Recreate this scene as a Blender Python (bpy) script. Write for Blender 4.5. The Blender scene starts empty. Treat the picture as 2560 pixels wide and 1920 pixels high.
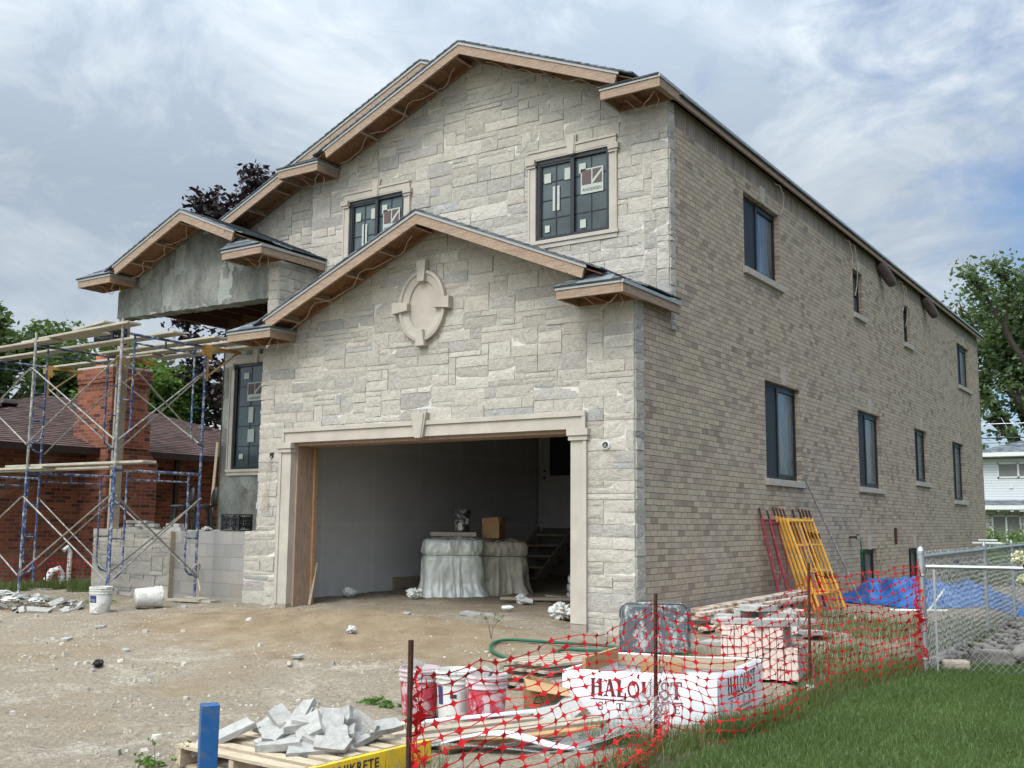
import bpy, math, random
import numpy as np
from mathutils import Vector, Matrix, noise
from math import radians, sin, cos, pi, sqrt, floor
random.seed(7)
SC = bpy.context.scene
COL = SC.collection
# ---------------------------------------------------------------- camera
cam = bpy.data.objects.new('camera', bpy.data.cameras.new('camera'))
COL.objects.link(cam); SC.camera = cam
_p, _y, _r = .1319, -.5917, .0089
_fw = Vector((sin(_y)*cos(_p), cos(_y)*cos(_p), sin(_p)))
_R = _fw.cross(Vector((0, 0, 1))).normalized(); _U = _R.cross(_fw)
_R2 = _R*cos(_r) + _U*sin(_r); _U2 = _U*cos(_r) - _R*sin(_r)
_m = Matrix((_R2, _U2, -_fw)).transposed().to_4x4(); _m.translation = (5.7824, -11.2663, 1.3792)
cam.matrix_world = _m
cam.data.sensor_width = 36; cam.data.lens = 36.795
cam.data.clip_start = .1; cam.data.clip_end = 1500
# ---------------------------------------------------------------- sky and sun
SUN_EL, SUN_AZ = 48, 186          # azimuth of the sun, degrees clockwise from +Y
w = bpy.data.worlds.new('World'); SC.world = w; w.use_nodes = True
nt = w.node_tree; nt.nodes.clear()
def wn(t, **k):
    n = nt.nodes.new(t)
    for a, b in k.items(): setattr(n, a, b)
    return n
out = wn('ShaderNodeOutputWorld'); bg = wn('ShaderNodeBackground')
sky = wn('ShaderNodeTexSky', sky_type='NISHITA', sun_disc=False, sun_elevation=radians(SUN_EL), sun_rotation=radians(SUN_AZ), air_density=1.0, dust_density=1.5, ozone_density=2.0)
tc = wn('ShaderNodeTexCoord'); mp = wn('ShaderNodeMapping'); mp.inputs['Scale'].default_value = (1.15, 1.15, 2.3)
mp.inputs['Rotation'].default_value = (0, 0, .5)
n1 = wn('ShaderNodeTexNoise'); n1.inputs['Scale'].default_value = 2.1; n1.inputs['Detail'].default_value = 8; n1.inputs['Roughness'].default_value = .58; n1.inputs['Distortion'].default_value = .5
n2 = wn('ShaderNodeTexNoise'); n2.inputs['Scale'].default_value = 1.1; n2.inputs['Detail'].default_value = 6; n2.inputs['Roughness'].default_value = .55
nt.links.new(tc.outputs['Generated'], mp.inputs[0])
nt.links.new(mp.outputs[0], n1.inputs['Vector'])
nt.links.new(mp.outputs[0], n2.inputs['Vector'])
# more open sky toward the right of the house (direction +X -ish / +Y)
dot = wn('ShaderNodeVectorMath', operation='DOT_PRODUCT'); dot.inputs[1].default_value = (.74, .67, .05)
nt.links.new(tc.outputs['Generated'], dot.inputs[0])
open_ = wn('ShaderNodeMapRange'); open_.inputs[1].default_value = .28; open_.inputs[2].default_value = .75; open_.inputs[3].default_value = .30; open_.inputs[4].default_value = -.15
nt.links.new(dot.outputs['Value'], open_.inputs[0])
n4 = wn('ShaderNodeTexNoise'); n4.inputs['Scale'].default_value = 8.0; n4.inputs['Detail'].default_value = 8; n4.inputs['Roughness'].default_value = .6; n4.inputs['Distortion'].default_value = .7; nt.links.new(mp.outputs[0], n4.inputs['Vector'])
ad0 = wn('ShaderNodeMath', operation='MULTIPLY_ADD'); ad0.inputs[1].default_value = .38; nt.links.new(n4.outputs[0], ad0.inputs[0])
ad1 = wn('ShaderNodeMath', operation='MULTIPLY_ADD'); ad1.inputs[1].default_value = .75; ad1.inputs[2].default_value = -.06; nt.links.new(n1.outputs[0], ad1.inputs[0]); nt.links.new(ad1.outputs[0], ad0.inputs[2])
add = wn('ShaderNodeMath', operation='ADD'); nt.links.new(ad0.outputs[0], add.inputs[0]); nt.links.new(open_.outputs[0], add.inputs[1])
cr = wn('ShaderNodeValToRGB'); cr.color_ramp.elements[0].position = .40; cr.color_ramp.elements[1].position = .62
nt.links.new(add.outputs[0], cr.inputs[0])
cc = wn('ShaderNodeValToRGB'); e = cc.color_ramp.elements
e[0].position = .36; e[0].color = (4.5, 5.4, 6.5, 1); e[1].position = .68; e[1].color = (8.9, 9.2, 9.4, 1)
e_ = cc.color_ramp.elements.new(.5); e_.color = (6.3, 7.1, 7.9, 1)
n3 = wn('ShaderNodeTexNoise'); n3.inputs['Scale'].default_value = 5.5; n3.inputs['Detail'].default_value = 9; n3.inputs['Roughness'].default_value = .62; n3.inputs['Distortion'].default_value = .9; nt.links.new(mp.outputs[0], n3.inputs['Vector'])
m3 = wn('ShaderNodeMath', operation='MULTIPLY_ADD'); m3.inputs[1].default_value = .62; nt.links.new(n3.outputs[0], m3.inputs[0])
m4 = wn('ShaderNodeMath', operation='MULTIPLY_ADD'); m4.inputs[1].default_value = 1.25; m4.inputs[2].default_value = -.435; nt.links.new(n2.outputs[0], m4.inputs[0]); nt.links.new(m4.outputs[0], m3.inputs[2])
nt.links.new(m3.outputs[0], cc.inputs[0])
gain = wn('ShaderNodeMix', data_type='RGBA', blend_type='MULTIPLY'); gain.inputs[0].default_value = 1; gain.inputs[7].default_value = (1.0, 1.25, 1.5, 1)
nt.links.new(sky.outputs[0], gain.inputs[6])
# an overcast sky is brighter overhead and round the hidden sun than near the horizon
sepz = wn('ShaderNodeSeparateXYZ'); nt.links.new(tc.outputs['Generated'], sepz.inputs[0])
zen = wn('ShaderNodeMapRange'); zen.inputs[1].default_value = .30; zen.inputs[2].default_value = .95; zen.inputs[3].default_value = 1.0; zen.inputs[4].default_value = 2.6; nt.links.new(sepz.outputs[2], zen.inputs[0])
sd_ = wn('ShaderNodeVectorMath', operation='DOT_PRODUCT'); sd_.inputs[1].default_value = (sin(radians(SUN_AZ))*cos(radians(SUN_EL)), cos(radians(SUN_AZ))*cos(radians(SUN_EL)), sin(radians(SUN_EL)))
nt.links.new(tc.outputs['Generated'], sd_.inputs[0])
glow = wn('ShaderNodeMapRange', interpolation_type='SMOOTHSTEP'); glow.inputs[1].default_value = .2; glow.inputs[2].default_value = 1.0; glow.inputs[3].default_value = 1.0; glow.inputs[4].default_value = 2.9; nt.links.new(sd_.outputs['Value'], glow.inputs[0])
zg = wn('ShaderNodeMath', operation='MULTIPLY'); nt.links.new(zen.outputs[0], zg.inputs[0]); nt.links.new(glow.outputs[0], zg.inputs[1])
cl = wn('ShaderNodeVectorMath', operation='SCALE'); nt.links.new(cc.outputs[0], cl.inputs[0]); nt.links.new(zg.outputs[0], cl.inputs['Scale'])
mx = wn('ShaderNodeMix', data_type='RGBA'); nt.links.new(cr.outputs[0], mx.inputs[0]); nt.links.new(gain.outputs[2], mx.inputs[6]); nt.links.new(cl.outputs[0], mx.inputs[7])
nt.links.new(mx.outputs[2], bg.inputs[0]); bg.inputs[1].default_value = .095
nt.links.new(bg.outputs[0], out.inputs[0])
sl = bpy.data.lights.new('sun', 'SUN'); sl.energy = 2.0; sl.angle = radians(15); sl.color = (1, .92, .81)
so = bpy.data.objects.new('sun', sl); COL.objects.link(so)
_sd = Vector((sin(radians(SUN_AZ))*cos(radians(SUN_EL)), cos(radians(SUN_AZ))*cos(radians(SUN_EL)), sin(radians(SUN_EL))))
so.rotation_euler = _sd.to_track_quat('Z', 'Y').to_euler(); so.location = (0, 0, 30)
vs = SC.view_settings; vs.view_transform = 'Standard'; vs.look = 'None'; vs.exposure = 0.0; vs.gamma = 1; vs.use_curve_mapping = False
# ---------------------------------------------------------------- material helper
class NT:
    def __init__(s, name):
        s.m = bpy.data.materials.new(name); s.m.use_nodes = True; s.t = s.m.node_tree
        s.b = s.t.nodes['Principled BSDF']; s.out = s.t.nodes['Material Output']
        s._o = None
    def n(s, t, ins=None, **props):
        nd = s.t.nodes.new('ShaderNode'+t)
        for k, v in props.items(): setattr(nd, k, v)
        for k, v in (ins or {}).items(): s.set(nd.inputs[k], v)
        return nd
    def set(s, sock, v):
        if isinstance(v, bpy.types.NodeSocket): s.t.links.new(v, sock)
        else:
            if isinstance(v, (tuple, list)) and len(v) == 3 and sock.type == 'RGBA': v = (*v, 1)
            sock.default_value = v
    def obj(s):
        if s._o is None: s._o = s.n('TexCoord').outputs['Object']
        return s._o
    def mapping(s, scale=(1, 1, 1), rot=(0, 0, 0)):
        return s.n('Mapping', {'Vector': s.obj(), 'Scale': scale, 'Rotation': rot}).outputs[0]
    def noise(s, scale, detail=4, rough=.6, vec=None, dist=0):
        return s.n('TexNoise', {'Vector': vec if vec is not None else s.obj(), 'Scale': scale, 'Detail': detail, 'Roughness': rough, 'Distortion': dist}).outputs[0]
    def voro(s, scale, vec=None, feature='F1', out='Distance'):
        return s.n('TexVoronoi', {'Vector': vec if vec is not None else s.obj(), 'Scale': scale}, feature=feature).outputs[out]
    def math(s, op, a, b=0.0, c=0.0, clamp=False):
        nd = s.n('Math', operation=op, use_clamp=clamp)
        s.set(nd.inputs[0], a); s.set(nd.inputs[1], b)
        if op in ('MULTIPLY_ADD', 'SMOOTH_MIN', 'COMPARE'): s.set(nd.inputs[2], c)
        return nd.outputs[0]
    def ramp(s, fac, stops, interp='LINEAR'):
        nd = s.n('ValToRGB', {'Fac': fac}); r = nd.color_ramp; r.interpolation = interp
        while len(r.elements) < len(stops): r.elements.new(.5)
        for e, (p, c) in zip(r.elements, stops):
            e.position = p; e.color = (*c, 1) if isinstance(c, tuple) else (c, c, c, 1)
        return nd.outputs[0]
    def mix(s, f, a, b, blend='MIX'):
        nd = s.n('Mix', data_type='RGBA', blend_type=blend)
        s.set(nd.inputs[0], f); s.set(nd.inputs[6], a); s.set(nd.inputs[7], b)
        return nd.outputs[2]
    def mr(s, v, a, b, c=0., d=1.):
        return s.n('MapRange', {0: v, 1: a, 2: b, 3: c, 4: d}).outputs[0]
    def attr(s, name='Col'):
        return s.n('Attribute', attribute_name=name).outputs[0]
    def bump(s, h, strength=.5, dist=.01, normal=None):
        ins = {'Height': h, 'Strength': strength, 'Distance': dist}
        if normal is not None: ins['Normal'] = normal
        nd = s.n('Bump', ins); s.set(s.b.inputs['Normal'], nd.outputs[0]); return nd.outputs[0]
    def fin(s, col=None, rough=None, metal=None, spec=None):
        if col is not None: s.set(s.b.inputs['Base Color'], col)
        if rough is not None: s.set(s.b.inputs['Roughness'], rough)
        if metal is not None: s.set(s.b.inputs['Metallic'], metal)
        if spec is not None: s.set(s.b.inputs['Specular IOR Level'], spec)
        return s.m
def simple(name, c, rough=.6, metal=0., var=.12, sc=6., bump=.15, spec=.4):
    t = NT(name); nz = t.noise(sc, 6, .65)
    col = t.mix(t.mr(nz, .3, .7), tuple(x*(1-var) for x in c), tuple(min(1, x*(1+var)) for x in c))
    if bump: t.bump(t.noise(sc*8, 3), bump, .004)
    return t.fin(col, rough, metal, spec)

def brick_mat(name, L, H, cols, mort, bump=.5, streak=.35, horiz=.13, vert=.055, mortv=None, shift=0.0):
    t = NT(name); sp = t.n('SeparateXYZ', {0: t.obj()})
    u = t.math('ADD', sp.outputs[0], sp.outputs[1]); z = t.math('ADD', sp.outputs[2], shift)
    wob = t.math('MULTIPLY', t.math('SUBTRACT', t.noise(1.3, 2), .5), .012)
    zr = t.math('DIVIDE', t.math('ADD', z, wob), H); row = t.math('FLOOR', zr); fz = t.math('FRACT', zr)
    rj = t.n('TexWhiteNoise', {'W': row}, noise_dimensions='1D').outputs[0]
    ur = t.math('ADD', t.math('DIVIDE', u, L), t.math('MULTIPLY', t.math('MODULO', row, 2.0), .5))
    ur = t.math('ADD', ur, t.math('MULTIPLY', rj, .12))
    colm = t.math('FLOOR', ur); fu = t.math('FRACT', ur)
    idv = t.n('CombineXYZ', {0: colm, 1: row}).outputs[0]
    wn_ = t.n('TexWhiteNoise', {'Vector': idv}, noise_dimensions='3D')
    base = t.ramp(wn_.outputs[0], cols, 'LINEAR')
    st = t.noise(9, 5, .7, t.mapping((1.6, 1.6, 5)))
    st2 = t.noise(34, 4, .7, t.mapping((3.2, 3.2, 1)))
    base = t.mix(streak, base, t.ramp(st2, [(.32, .25), (.52, 1.0), (.72, 1.55)]), 'MULTIPLY')
    base = t.mix(t.mr(t.noise(.9, 4), .35, .7, 0, .35), base, t.mix(1, base, (1.12, 1.02, 1.0, 1), 'MULTIPLY'))
    hm = t.math('LESS_THAN', fz, horiz); vm = t.math('LESS_THAN', fu, vert)
    c = t.mix(vm, base, mortv or mort); c = t.mix(hm, c, mort)
    dirt_ = t.math('MULTIPLY', t.mr(z, .1, .95, .6, 0), t.mr(t.noise(2.6, 5, .7), .35, .6)); c = t.mix(dirt_, c, (.30, .25, .18))
    c = t.mix(t.mr(t.noise(.7, 6, .7, None, .6), .56, .70, 0, .20), c, (.50, .46, .40))
    hh = t.math('MULTIPLY', t.math('SUBTRACT', 1.0, hm), t.math('SUBTRACT', 1.0, vm))
    t.bump(t.math('ADD', hh, t.math('MULTIPLY', st, .35)), bump, .012)
    return t.fin(c, .9, 0, .25)

M = {}
# side brick of the new house: taupe blend, thin dark raked joints
M['brick'] = brick_mat('taupe_brick', .20, .0765, [(0, (.27, .215, .165)), (.2, (.375, .307, .228)), (.55, (.425, .352, .258)), (.8, (.375, .302, .228)), (.93, (.33, .258, .205)), (1, (.225, .175, .138))], (.10, .08, .064), streak=.55, horiz=.10, vert=.06, mortv=(.215, .178, .14))
M['soldier'] = brick_mat('taupe_soldier_brick', .0765, .30, [(0, (.25, .20, .17)), (.5, (.33, .27, .22)), (1, (.21, .17, .145))], (.10, .08, .068), streak=.5, horiz=.03, vert=.12, shift=-.12)
M['red_brick'] = brick_mat('orange_red_brick', .24, .078, [(0, (.05, .02, .014)), (.2, (.165, .048, .024)), (.55, (.245, .078, .036)), (.8, (.15, .042, .023)), (1, (.09, .032, .022))], (.14, .105, .085), streak=.55, horiz=.16, vert=.07)
M['cmu'] = brick_mat('concrete_block', .40, .20, [(0, (.22, .215, .20)), (1, (.29, .28, .265))], (.16, .155, .145), streak=.18, horiz=.035, vert=.02, mortv=(.2, .195, .18))
# ashlar stone, per-stone colour in an attribute
t = NT('ashlar_stone'); a = t.attr()
v = t.noise(7, 8, .72, dist=1.2); v2 = t.noise(38, 6, .75)
c = t.mix(.55, a, t.ramp(v, [(.30, .74), (.47, .97), (.55, 1.05), (.72, 1.2)]), 'MULTIPLY')
c = t.mix(.45, c, t.ramp(v2, [(.3, .62), (.55, 1.05), (.75, 1.28)]), 'MULTIPLY')
vein = t.math('ABSOLUTE', t.math('SUBTRACT', t.noise(5, 5, .6, dist=2.0), .5))
c = t.mix(t.mr(vein, 0, .018, .35, 0), c, (.62, .60, .54))
t.bump(t.math('ADD', t.math('MULTIPLY', v, 1.5), t.math('MULTIPLY', v2, .6)), .9, .02)
M['stone'] = t.fin(c, .92, 0, .2)
t = NT('stone_mortar'); M['mortar'] = t.fin(t.mix(t.mr(t.noise(4, 5), .35, .7), (.46, .435, .385), (.62, .59, .53)), .95, 0, .1)
t = NT('cast_limestone'); nz = t.noise(3, 6, .6); c = t.mix(t.mr(nz, .3, .7), (.345, .31, .262), (.43, .388, .33))
c = t.mix(t.mr(t.noise(1.2, 4, .6, t.mapping((6, 6, .5))), .55, .75, 0, .3), c, (.33, .31, .27)); t.bump(t.noise(120, 2), .15, .002)
M['lime'] = t.fin(c, .85, 0, .2)
t = NT('wet_limestone'); M['lime_wet'] = t.fin(t.mix(t.noise(9, 5), (.22, .185, .15), (.30, .26, .215)), .8, 0, .3)
M['sill'] = simple('concrete_sill', (.37, .33, .285), .85, var=.12)
def wood(name, c1, c2, knots=True, rough=.8, scale=1., vert=False):
    t = NT(name)
    g = t.noise(5*scale, 6, .65, t.mapping((7, 7, .7) if vert else (1.2, 1.2, 9))); g2 = t.noise(22*scale, 4, .6, t.mapping((4, 4, .5) if vert else (1, 1, 4)))
    c = t.mix(t.mr(g, .3, .7), c1, c2); c = t.mix(.3, c, t.ramp(g2, [(.3, .55), (.6, 1.15)]), 'MULTIPLY')
    if knots:
        k = t.voro(4.2); c = t.mix(t.mr(k, .045, .075, .85, 0), c, (.07, .035, .02))
        k2 = t.voro(9.5); c = t.mix(t.mr(k2, .035, .06, .7, 0), c, (.1, .055, .03))
    t.bump(g2, .25, .003)
    return t.fin(c, rough, 0, .25)
M['fascia'] = wood('raw_pine_fascia', (.20, .14, .098), (.345, .252, .182))
M['soffit'] = wood('brown_sheathing', (.14, .07, .035), (.24, .125, .065), False)
M['porch_soffit'] = wood('shade_toned_porch_framing', (.055, .026, .013), (.10, .05, .025), False)  # darker copy of the sheathing brown, shade under the porch put into its colour
M['orange_wood'] = wood('fir_framing', (.30, .165, .075), (.42, .25, .125))
M['plank'] = wood('weathered_plank', (.26, .235, .185), (.41, .375, .30), False)
M['pallet'] = wood('pallet_wood', (.30, .24, .17), (.46, .38, .27))
M['greywood'] = wood('grey_wood', (.26, .215, .16), (.40, .335, .26))
M['drip'] = simple('white_drip_edge', (.31, .31, .30), .45, .1, .06, 3, 0)
def shingle_mat(name, c1, c2, c3):
    t = NT(name); sp = t.n('SeparateXYZ', {0: t.obj()})
    cell = t.n('TexWhiteNoise', {'Vector': t.n('VectorMath', {0: t.n('VectorMath', {0: t.obj(), 1: (4.2, 4.2, 16.5)}, operation='MULTIPLY').outputs[0]}, operation='FLOOR').outputs[0]}, noise_dimensions='3D').outputs[0]
    c = t.ramp(cell, [(0, c1), (.5, c2), (1, c3)]); c = t.mix(.5, c, t.ramp(t.noise(70, 3, .8), [(.3, .5), (.7, 1.6)]), 'MULTIPLY')
    t.bump(t.noise(120, 2), .5, .004)
    return t.fin(c, .92, 0, .2)
M['shingle'] = shingle_mat('charcoal_shingle', (.055, .064, .07), (.10, .115, .125), (.16, .175, .185))
M['brown_shingle'] = shingle_mat('brown_shingle', (.040, .024, .021), (.062, .038, .032), (.085, .054, .046))
t = NT('grey_stucco'); nz = t.noise(1.6, 6, .7, t.mapping((1.6, 1.6, .8))); c = t.mix(t.mr(nz, .38, .62), (.12, .125, .11), (.235, .24, .215))
pt = t.n('TexWhiteNoise', {'Vector': t.n('VectorMath', {0: t.n('VectorMath', {0: t.mapping((3.4, 3.4, 1.7)), 1: t.n('VectorMath', {0: t.n('TexNoise', {'Vector': t.obj(), 'Scale': 3.0, 'Detail': 4.0}).outputs[1], 1: (1.1, 1.1, 1.1)}, operation='MULTIPLY').outputs[0]}, operation='ADD').outputs[0], 1: (0, 0, 0)}, operation='FLOOR').outputs[0]}, noise_dimensions='3D').outputs[0]
c = t.mix(t.mr(pt, .62, .95, 0, .75), c, (.34, .36, .325)); c = t.mix(.4, c, t.ramp(t.noise(25, 5, .75), [(.35, .6), (.65, 1.25)]), 'MULTIPLY')
t.bump(t.math('ADD', t.noise(30, 5, .75), t.noise(5, 4)), 1.0, .02); M['stucco'] = t.fin(c, .95, 0, .15)
M['frame'] = simple('black_window_frame', (.012, .013, .016), .4, 0, .1, 4, 0, .4)
t = NT('dim_window_glass'); c = t.mix(t.mr(t.noise(1.3, 3), .3, .7), (.03, .042, .046), (.075, .10, .10)); M['glass'] = t.fin(c, .09, 0, .38)
t = NT('screened_glass'); c = t.mix(t.mr(t.noise(2.2, 4, .6, t.mapping((6, 6, .6))), .35, .7), (.045, .055, .06), (.16, .18, .185)); M['glass2'] = t.fin(c, .2, 0, .5)
M['screen'] = simple('dark_window_screen', (.022, .026, .03), .6, 0, .1, 3, 0)
M['sticker'] = simple('paper_sticker', (.36, .39, .34), .7, var=.06, bump=0)
M['sticker_red'] = simple('maroon_print', (.085, .055, .052), .6, bump=0)
M['ink'] = simple('dark_ink', (.03, .032, .035), .6, bump=0)
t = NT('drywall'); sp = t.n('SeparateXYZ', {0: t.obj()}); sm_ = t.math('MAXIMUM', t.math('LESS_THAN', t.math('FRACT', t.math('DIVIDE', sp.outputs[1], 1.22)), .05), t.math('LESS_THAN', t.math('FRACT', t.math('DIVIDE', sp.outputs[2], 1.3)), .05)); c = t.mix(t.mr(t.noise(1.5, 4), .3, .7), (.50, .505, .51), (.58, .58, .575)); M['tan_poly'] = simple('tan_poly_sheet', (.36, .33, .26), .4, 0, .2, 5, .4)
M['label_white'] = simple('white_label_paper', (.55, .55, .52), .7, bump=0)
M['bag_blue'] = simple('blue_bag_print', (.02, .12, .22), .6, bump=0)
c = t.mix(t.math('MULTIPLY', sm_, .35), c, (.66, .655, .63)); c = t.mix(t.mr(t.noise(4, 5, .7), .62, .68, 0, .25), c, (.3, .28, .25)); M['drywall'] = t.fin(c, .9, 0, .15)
M['dark_drywall'] = simple('shade_toned_drywall', (.14, .13, .115), .9)  # drywall again, with the garage's inner shade put into the colour
M['door_white'] = simple('interior_door_paint', (.42, .42, .40), .5)
def paint(name, c, wear, amt=.5, metal=0, rough=.5, scale=14):
    t = NT(name); nz = t.noise(scale, 7, .75); c1 = t.mix(t.mr(t.noise(3, 4), .3, .7), tuple(x*.75 for x in c), tuple(min(1, x*1.2) for x in c))
    cc_ = t.mix(t.mr(nz, .62-amt*.2, .66-amt*.2+.03), c1, wear); t.bump(nz, .2, .002)
    return t.fin(cc_, rough, metal, .4)
M['blue_paint'] = paint('worn_blue_paint', (.025, .055, .15), (.33, .33, .31), .62)
M['grey_pole'] = paint('mortar_splashed_steel', (.17, .17, .16), (.36, .35, .32), .6)
M['brace'] = paint('galvanised_brace', (.19, .18, .16), (.34, .32, .28), .5, .3)
M['yellow_paint'] = paint('scaffold_yellow', (.62, .30, .025), (.48, .42, .33), .32)
M['bracket'] = paint('bracket_yellow', (.42, .23, .06), (.3, .26, .2), .35)
M['red_paint'] = paint('scaffold_red', (.24, .022, .04), (.35, .25, .24), .3)
M['yellow_board'] = paint('yellow_painted_board', (.66, .42, .02), (.42, .33, .15), .35)
M['blue_post'] = paint('blue_post_paint', (.010, .078, .225), (.05, .09, .14), .35, rough=.45, scale=6)
M['galv'] = simple('galvanised_steel', (.42, .43, .43), .38, .75, .12, 8, .05)
M['wire'] = simple('fence_wire', (.25, .25, .235), .5, .3, .1, 8, 0)
M['rust'] = simple('rusty_steel', (.075, .03, .018), .85, .2, .45, 30, .5)
M['orange'] = simple('orange_red_plastic', (.42, .010, .012), .6, 0, .15, 3, 0, .2)
M['wrap'] = simple('white_shrink_wrap', (.74, .76, .78), .32, 0, .05, 3, .2)
M['maroon'] = simple('maroon_lettering', (.12, .012, .02), .5, 0, .05, 3, 0)
M['pink_bucket'] = paint('dusty_red_bucket', (.36, .035, .055), (.42, .30, .30), .66, scale=9)
M['white_bucket'] = paint('dirty_white_bucket', (.56, .55, .51), (.34, .32, .28), .42, scale=7)
M['bucket_rim'] = paint('dusty_bucket_rim', (.50, .42, .42), (.36, .28, .28), .5, scale=8)
M['black_bucket'] = paint('mortar_splashed_black_bucket', (.03, .035, .035), (.33, .34, .32), .55, scale=16)
M['navy'] = simple('navy_label', (.03, .04, .13), .5, bump=0)
M['tub'] = paint('mortar_stained_tub', (.065, .075, .08), (.30, .31, .30), .58, scale=9)
M['cardboard'] = simple('cardboard', (.33, .20, .095), .85, 0, .15, 5, .2)
t = NT('blue_tarp'); c = t.mix(t.mr(t.noise(2.2, 5), .3, .7), (.006, .065, .22), (.018, .125, .36)); t.bump(t.noise(5, 6, .7), .6, .05); M['tarp'] = t.fin(c, .42, 0, .4)
t = NT('milky_poly_sheet'); c = t.mix(t.mr(t.noise(3, 5), .3, .7), (.60, .63, .56), (.82, .84, .78)); t.bump(t.math('ABSOLUTE', t.math('SUBTRACT', t.noise(5, 5, .6, t.mapping((2, 2, .7)), 1.0), .5)), .3, .02); t.fin(c, .14, 0, .7); t.set(t.b.inputs['Coat Weight'], .6)
tr = t.n('BsdfTransparent', {'Color': (.92, .95, .9, 1)}); ms = t.n('MixShader', {0: .14}); t.t.links.new(t.b.outputs[0], ms.inputs[1]); t.t.links.new(tr.outputs[0], ms.inputs[2]); t.t.links.new(ms.outputs[0], t.out.inputs[0]); M['poly'] = t.m
M['sack'] = simple('greenish_white_sack', (.42, .50, .40), .6, 0, .25, 9, .3)
M['trash_white'] = simple('crumpled_white_paper', (.50, .50, .47), .7, 0, .1, 10, .5)
M['hose'] = simple('green_hose', (.012, .10, .055), .4, 0, .15, 4, 0)
M['duct'] = simple('brown_vinyl_duct', (.075, .052, .05), .25, 0, .2, 10, .6)
M['cable'] = simple('white_cable', (.42, .36, .30), .5, 0, .1, 3, 0)
M['pvc'] = simple('white_pvc', (.72, .71, .67), .4, 0, .05, 3, 0)
M['clay'] = simple('terracotta', (.38, .13, .07), .8, 0, .15, 7, .2)
M['slab'] = None
t = NT('cut_limestone_slab'); v = t.noise(6, 7, .7, dist=.8); c = t.mix(t.mr(v, .3, .7), (.24, .235, .215), (.41, .40, .37)); t.bump(t.noise(14, 6, .75), .8, .02); M['slab'] = t.fin(c, .85, 0, .25)
t = NT('mortar_dusted_brick'); v = t.noise(9, 5, .7); c = t.mix(t.mr(v, .38, .5), (.25, .085, .055), (.60, .49, .43)); M['dusty_brick'] = t.fin(c, .9, 0, .15)
t = NT('dusty_wood'); v = t.noise(7, 5, .7); c = t.mix(t.mr(v, .38, .55), (.22, .13, .07), (.60, .50, .42)); M['dusty_wood'] = t.fin(c, .9, 0, .15)
t = NT('river_stone'); c = t.mix(t.mr(t.noise(2.3, 3), .35, .65), (.06, .056, .05), (.20, .185, .165)); t.bump(t.noise(20, 4), .4, .01); M['pebble'] = t.fin(c, .8, 0, .3)
M['black'] = simple('black_plastic', (.012, .012, .013), .5, 0, .1, 5, 0)
M['gutter'] = simple('dark_brown_metal', (.022, .014, .012), .4, 0, .1, 5, 0)
M['bark'] = simple('tree_bark', (.045, .036, .028), .95, 0, .35, 9, .8)
def leafm(name, c1, c2):
    t = NT(name); a = t.attr(); c = t.mix(a, c1, c2)
    t.fin(c, .55, 0, .35); t.set(t.b.inputs['Transmission Weight'], 0.0)
    tr = t.n('BsdfTranslucent', {'Color': t.mix(.5, c, (.25, .35, .06), 'MIX') if c2[1] > c2[0]*1.15 else c})
    ms = t.n('MixShader', {0: .28}); t.t.links.new(t.b.outputs[0], ms.inputs[1]); t.t.links.new(tr.outputs[0], ms.inputs[2]); t.t.links.new(ms.outputs[0], t.out.inputs[0])
    return t.m
M['leaf'] = leafm('green_leaf', (.022, .042, .012), (.075, .12, .035))
M['leaf2'] = leafm('silver_maple_leaf', (.028, .055, .022), (.11, .155, .07))
M['leaf_bright'] = leafm('bright_leaf', (.035, .08, .012), (.11, .20, .035))
M['purple'] = leafm('purple_maple_leaf', (.010, .005, .007), (.030, .016, .018))
M['grass'] = leafm('lawn_grass', (.034, .064, .014), (.10, .155, .040))
M['weed'] = leafm('weed_leaf', (.035, .06, .015), (.12, .15, .045))
M['petal'] = simple('cream_petals', (.55, .55, .35), .7, 0, .2, 30, .3)
M['siding'] = None
t = NT('white_lap_siding'); sp = t.n('SeparateXYZ', {0: t.obj()}); fz = t.math('FRACT', t.math('DIVIDE', sp.outputs[2], .125))
c = t.mix(t.math('LESS_THAN', fz, .13), (.60, .62, .64), (.28, .29, .31)); t.bump(fz, .6, .02); M['siding'] = t.fin(c, .6, 0, .3)
M['white_trim'] = simple('white_trim_paint', (.58, .58, .56), .5, 0, .05, 4, 0)
M['curtain'] = simple('curtained_glass', (.16, .16, .15), .3, 0, .1, 2, 0)
# dirt: sand, crushed limestone, dust
t = NT('site_dirt'); sp = t.n('SeparateXYZ', {0: t.obj()})
big = t.noise(.55, 6, .62, dist=.4); mid = t.noise(2.2, 7, .68); fine = t.noise(26, 6, .75); vf = t.noise(110, 3, .8)
sand = t.mix(t.mr(mid, .3, .7), (.215, .158, .098), (.345, .265, .172)); grav = t.mix(t.mr(fine, .3, .7), (.18, .148, .108), (.40, .342, .255))
dx = t.math('DIVIDE', t.math('ADD', sp.outputs[0], 3.3), 3.3); dy = t.math('DIVIDE', t.math('ADD', sp.outputs[1], 1.9), 1.55)
rr = t.math('SQRT', t.math('ADD', t.math('MULTIPLY', dx, dx), t.math('MULTIPLY', dy, dy)))
sm = t.mr(t.math('ADD', rr, t.math('MULTIPLY', t.math('SUBTRACT', mid, .5), 1.5)), .75, 1.15, 1, 0)
sm = t.math('MAXIMUM', sm, t.mr(big, .52, .66, 0, .75))
c = t.mix(sm, grav, sand)
white = t.mix(t.mr(fine, .35, .6), (.26, .225, .17), (.52, .47, .38))
wm = t.math('MULTIPLY', t.mr(t.noise(.85, 8, .78, dist=.9), .52, .62), t.mr(vf, .38, .52)); wm = t.math('MULTIPLY', wm, t.math('SUBTRACT', 1.0, t.math('MULTIPLY', sm, .8)))
c = t.mix(wm, c, white)
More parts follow.
